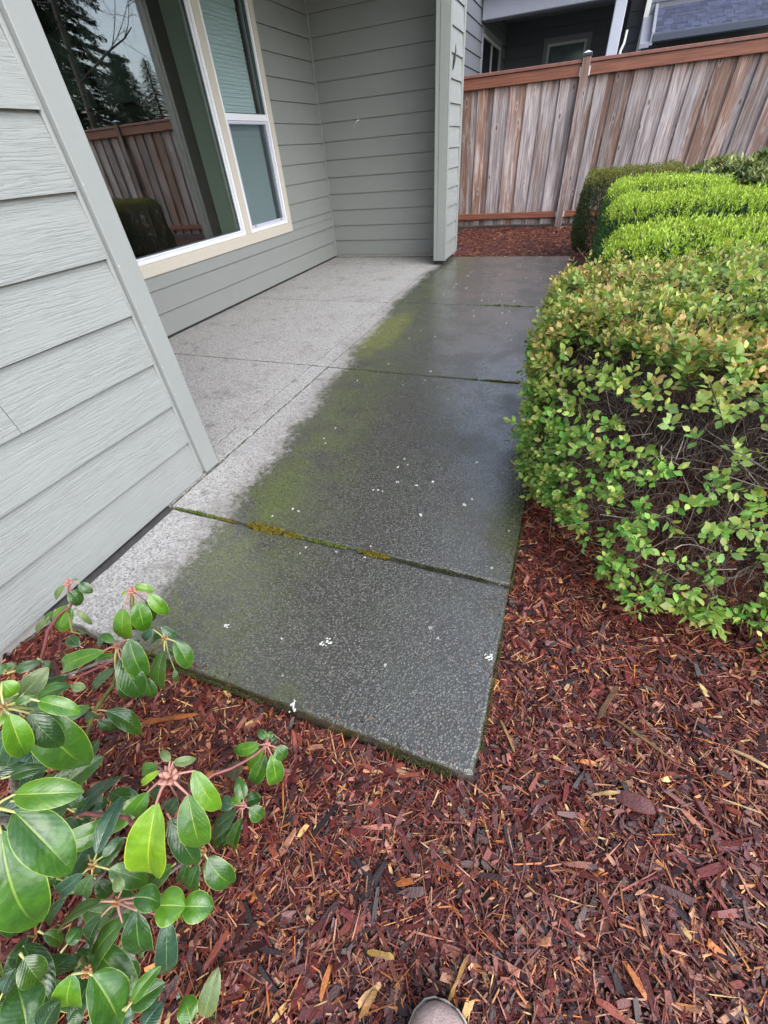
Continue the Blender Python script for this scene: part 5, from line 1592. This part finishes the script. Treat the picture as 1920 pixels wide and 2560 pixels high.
V, F = loft([shoe_ring(y, h, GZ + .010, GZ + .010 + b, 5) for y, h, b in prof2])
link('rim', pymesh('rim', V, F, M['shoe_rim'], True), shoe)
V, F = loft([shoe_ring(y, h, GZ - .006, GZ + .0095, 6) for y, h, b in prof2])
link('sole', pymesh('sole', V, F, M['shoe_sole'], True), shoe)
for inset, zz_, rad in ((.0015, .0262, .0016), (.0065, .0300, .0009)):      # welt and its stitched seam
    sd = [(tip[0] + sg * max(.002, h - inset), tip[1] - y, GZ + zz_) for sg, rows in ((-1, prof2[:0:-1]), (1, prof2[1:])) for y, h, b_ in rows]
    tubes('seam', [(sd, rad)], M['shoe_rim'] if rad > .001 else M['shoe_inside'], shoe, 6)
V, F = loft([shoe_ring(y, h, GZ + .095, GZ + .125, 2.4) for y, h in ((.17, .02), (.185, .032), (.22, .034), (.265, .030), (.28, .016))])
link('lining', pymesh('lining', V, F, M['shoe_inside'], True), shoe)
for k in range(4):
    yy, zz = .095 + .022 * k, GZ + .0935 + .0075 * k
    tb = tubes('lace', [([(tip[0] - .026, tip[1] - yy, zz - .006), (tip[0], tip[1] - yy - .004, zz + .003), (tip[0] + .026, tip[1] - yy, zz - .006)], .0028)], M['shoe_rim'], shoe)

# ------------------------------------------------------------------ trees beyond the fence, seen in the window
def conifer(label, x, y, h, rad, seed, dens=1.0, col=((.030, .052, .028), (.070, .105, .048))):
    root = empty('conifer_tree', (x, y, 0), label, 'tree')
    q = np.random.default_rng(seed)
    tubes('trunk', [([(x, y, -.2), (x + .05, y, h * .3), (x - .04, y + .03, h * .7), (x, y, h)], [h * .022, h * .018, h * .009, .02])], M['bark'], root, 9)
    nb_ = int(230 * dens)
    bp, br, B, D, Nn = [], [], [], [], []
    for i in range(nb_):
        t = (i / nb_) ** .9
        z = h * (.10 + .89 * t)
        a = i * 2.4 + q.uniform(-.3, .3)
        ln = rad * (1 - t) ** .75 * q.uniform(.65, 1.15) + .15
        dx, dy = math.cos(a), math.sin(a)
        s = np.linspace(0, 1, 6)
        pts = np.stack([x + dx * ln * s, y + dy * ln * s, z + ln * (.12 * s - .42 * s ** 2) + .10 * ln * s ** 4], 1)
        bp.append(pts); br.append(np.linspace(.035, .008, 6) * (.4 + ln / rad))
        m = int(240 * dens * (ln / rad + .2))
        u = q.uniform(.12, 1, m)
        c = np.stack([np.interp(u, s, pts[:, k]) for k in range(3)], 1)
        side = np.where(q.random(m) < .5, 1, -1)[:, None] * np.array([-dy, dx, 0]) * q.uniform(.2, 1, (m, 1)) + np.array([dx, dy, 0]) * q.uniform(.2, .9, (m, 1)) + np.array([0, 0, -1]) * q.uniform(.1, .9, (m, 1))
        B.append(c + q.normal(0, .05, (m, 3))); D.append(unit(side)); Nn.append(unit(q.normal(0, .5, (m, 3)) + np.array([0, 0, 1])))
    strands('limbs', np.array(bp), np.array(br), np.repeat([[.05, .038, .028]], nb_, 0), M['twig'], root)['kind'] = 'stuff'
    B, D, Nn = map(np.concatenate, (B, D, Nn))
    n = len(B)
    L = rad * .05 * q.uniform(.5, 1.3, n)
    a = q.random((n, 1))
    Cc = (np.array(col[0]) * (1 - a) + np.array(col[1]) * a)
    V, F, C = scatter(SLT, SLF, B, frames(D, Nn), np.stack([L, L * .8, L], 1), Cc)
    tag(link('crown', bigmesh('crown', V, F, M['leaf_dull'], C), root), kind='stuff')
conifer('tall dark conifer beyond the fence mirrored in the big window', 14.4, 18.0, 17.5, 3.1, 61, 2.0)
conifer('low dark conifer beyond the fence mirrored left of the porch post', 14.5, 21.5, 5.2, 2.2, 62, 1.0)
conifer('pointed green conifer far off mirrored beside the porch post', 16.2, 25.2, 5.6, 1.5, 63, .7, ((.03, .06, .03), (.06, .11, .05)))
conifer('second pointed conifer far off mirrored at the porch post edge', 15.1, 25.6, 4.9, 1.4, 64, .7, ((.03, .06, .03), (.06, .11, .05)))

def bare_tree(x, y, h, seed):
    root = empty('bare_tree', (x, y, 0), 'leafless tree with hanging twigs beyond the fence mirrored in window', 'tree')
    q = np.random.default_rng(seed)
    tubes('trunk', [([(x, y, -.2), (x + .1, y, h * .25), (x - .05, y + .1, h * .55), (x + .1, y, h * .9)], [.13, .10, .06, .02])], M['bark'], root, 9)
    segs = []
    def grow(p, d, ln, rad, lev):
        s = np.linspace(0, 1, 6)[:, None]
        bend = q.normal(0, .28, 3) + np.array([0, 0, -.32 if lev >= 2 else .15])
        pts = p + d * ln * s + bend * ln * s ** 2 * .6 + q.normal(0, .012, (6, 3)) * ln * s
        segs.append((pts, np.linspace(rad, rad * .45, 6), lev))
        if lev < 4:
            for _ in range(4 if lev < 3 else 3):
                i = q.integers(2, 6)
                dd = d + q.normal(0, .62, 3)
                grow(pts[i], dd / np.linalg.norm(dd), ln * q.uniform(.45, .72), rad * .5, lev + 1)
    for i in range(9):
        a, z = i * 2.4, h * (.30 + .065 * i)
        d = np.array([math.cos(a), math.sin(a), .55])
        grow(np.array([x, y, z]), d / np.linalg.norm(d), h * .27, .032, 0)
    for nme, lv in (('limb', (0,)), ('branches', (1, 2, 3, 4))):
        if nme == 'limb':
            for sg in segs:
                if sg[2] == 0:
                    link('limb', pymesh('limb', *tubedata(sg[0], sg[1], 6), M['bark'], True), root)
        else:
            s2 = [sg for sg in segs if sg[2] in lv]
            strands('branches', np.array([sg[0] for sg in s2]), np.array([sg[1] for sg in s2]), np.repeat([[.06, .05, .042]], len(s2), 0), M['twig'], root)['kind'] = 'stuff'
bare_tree(7.4, 12.6, 8.6, 71)
print('objects', len(bpy.data.objects))
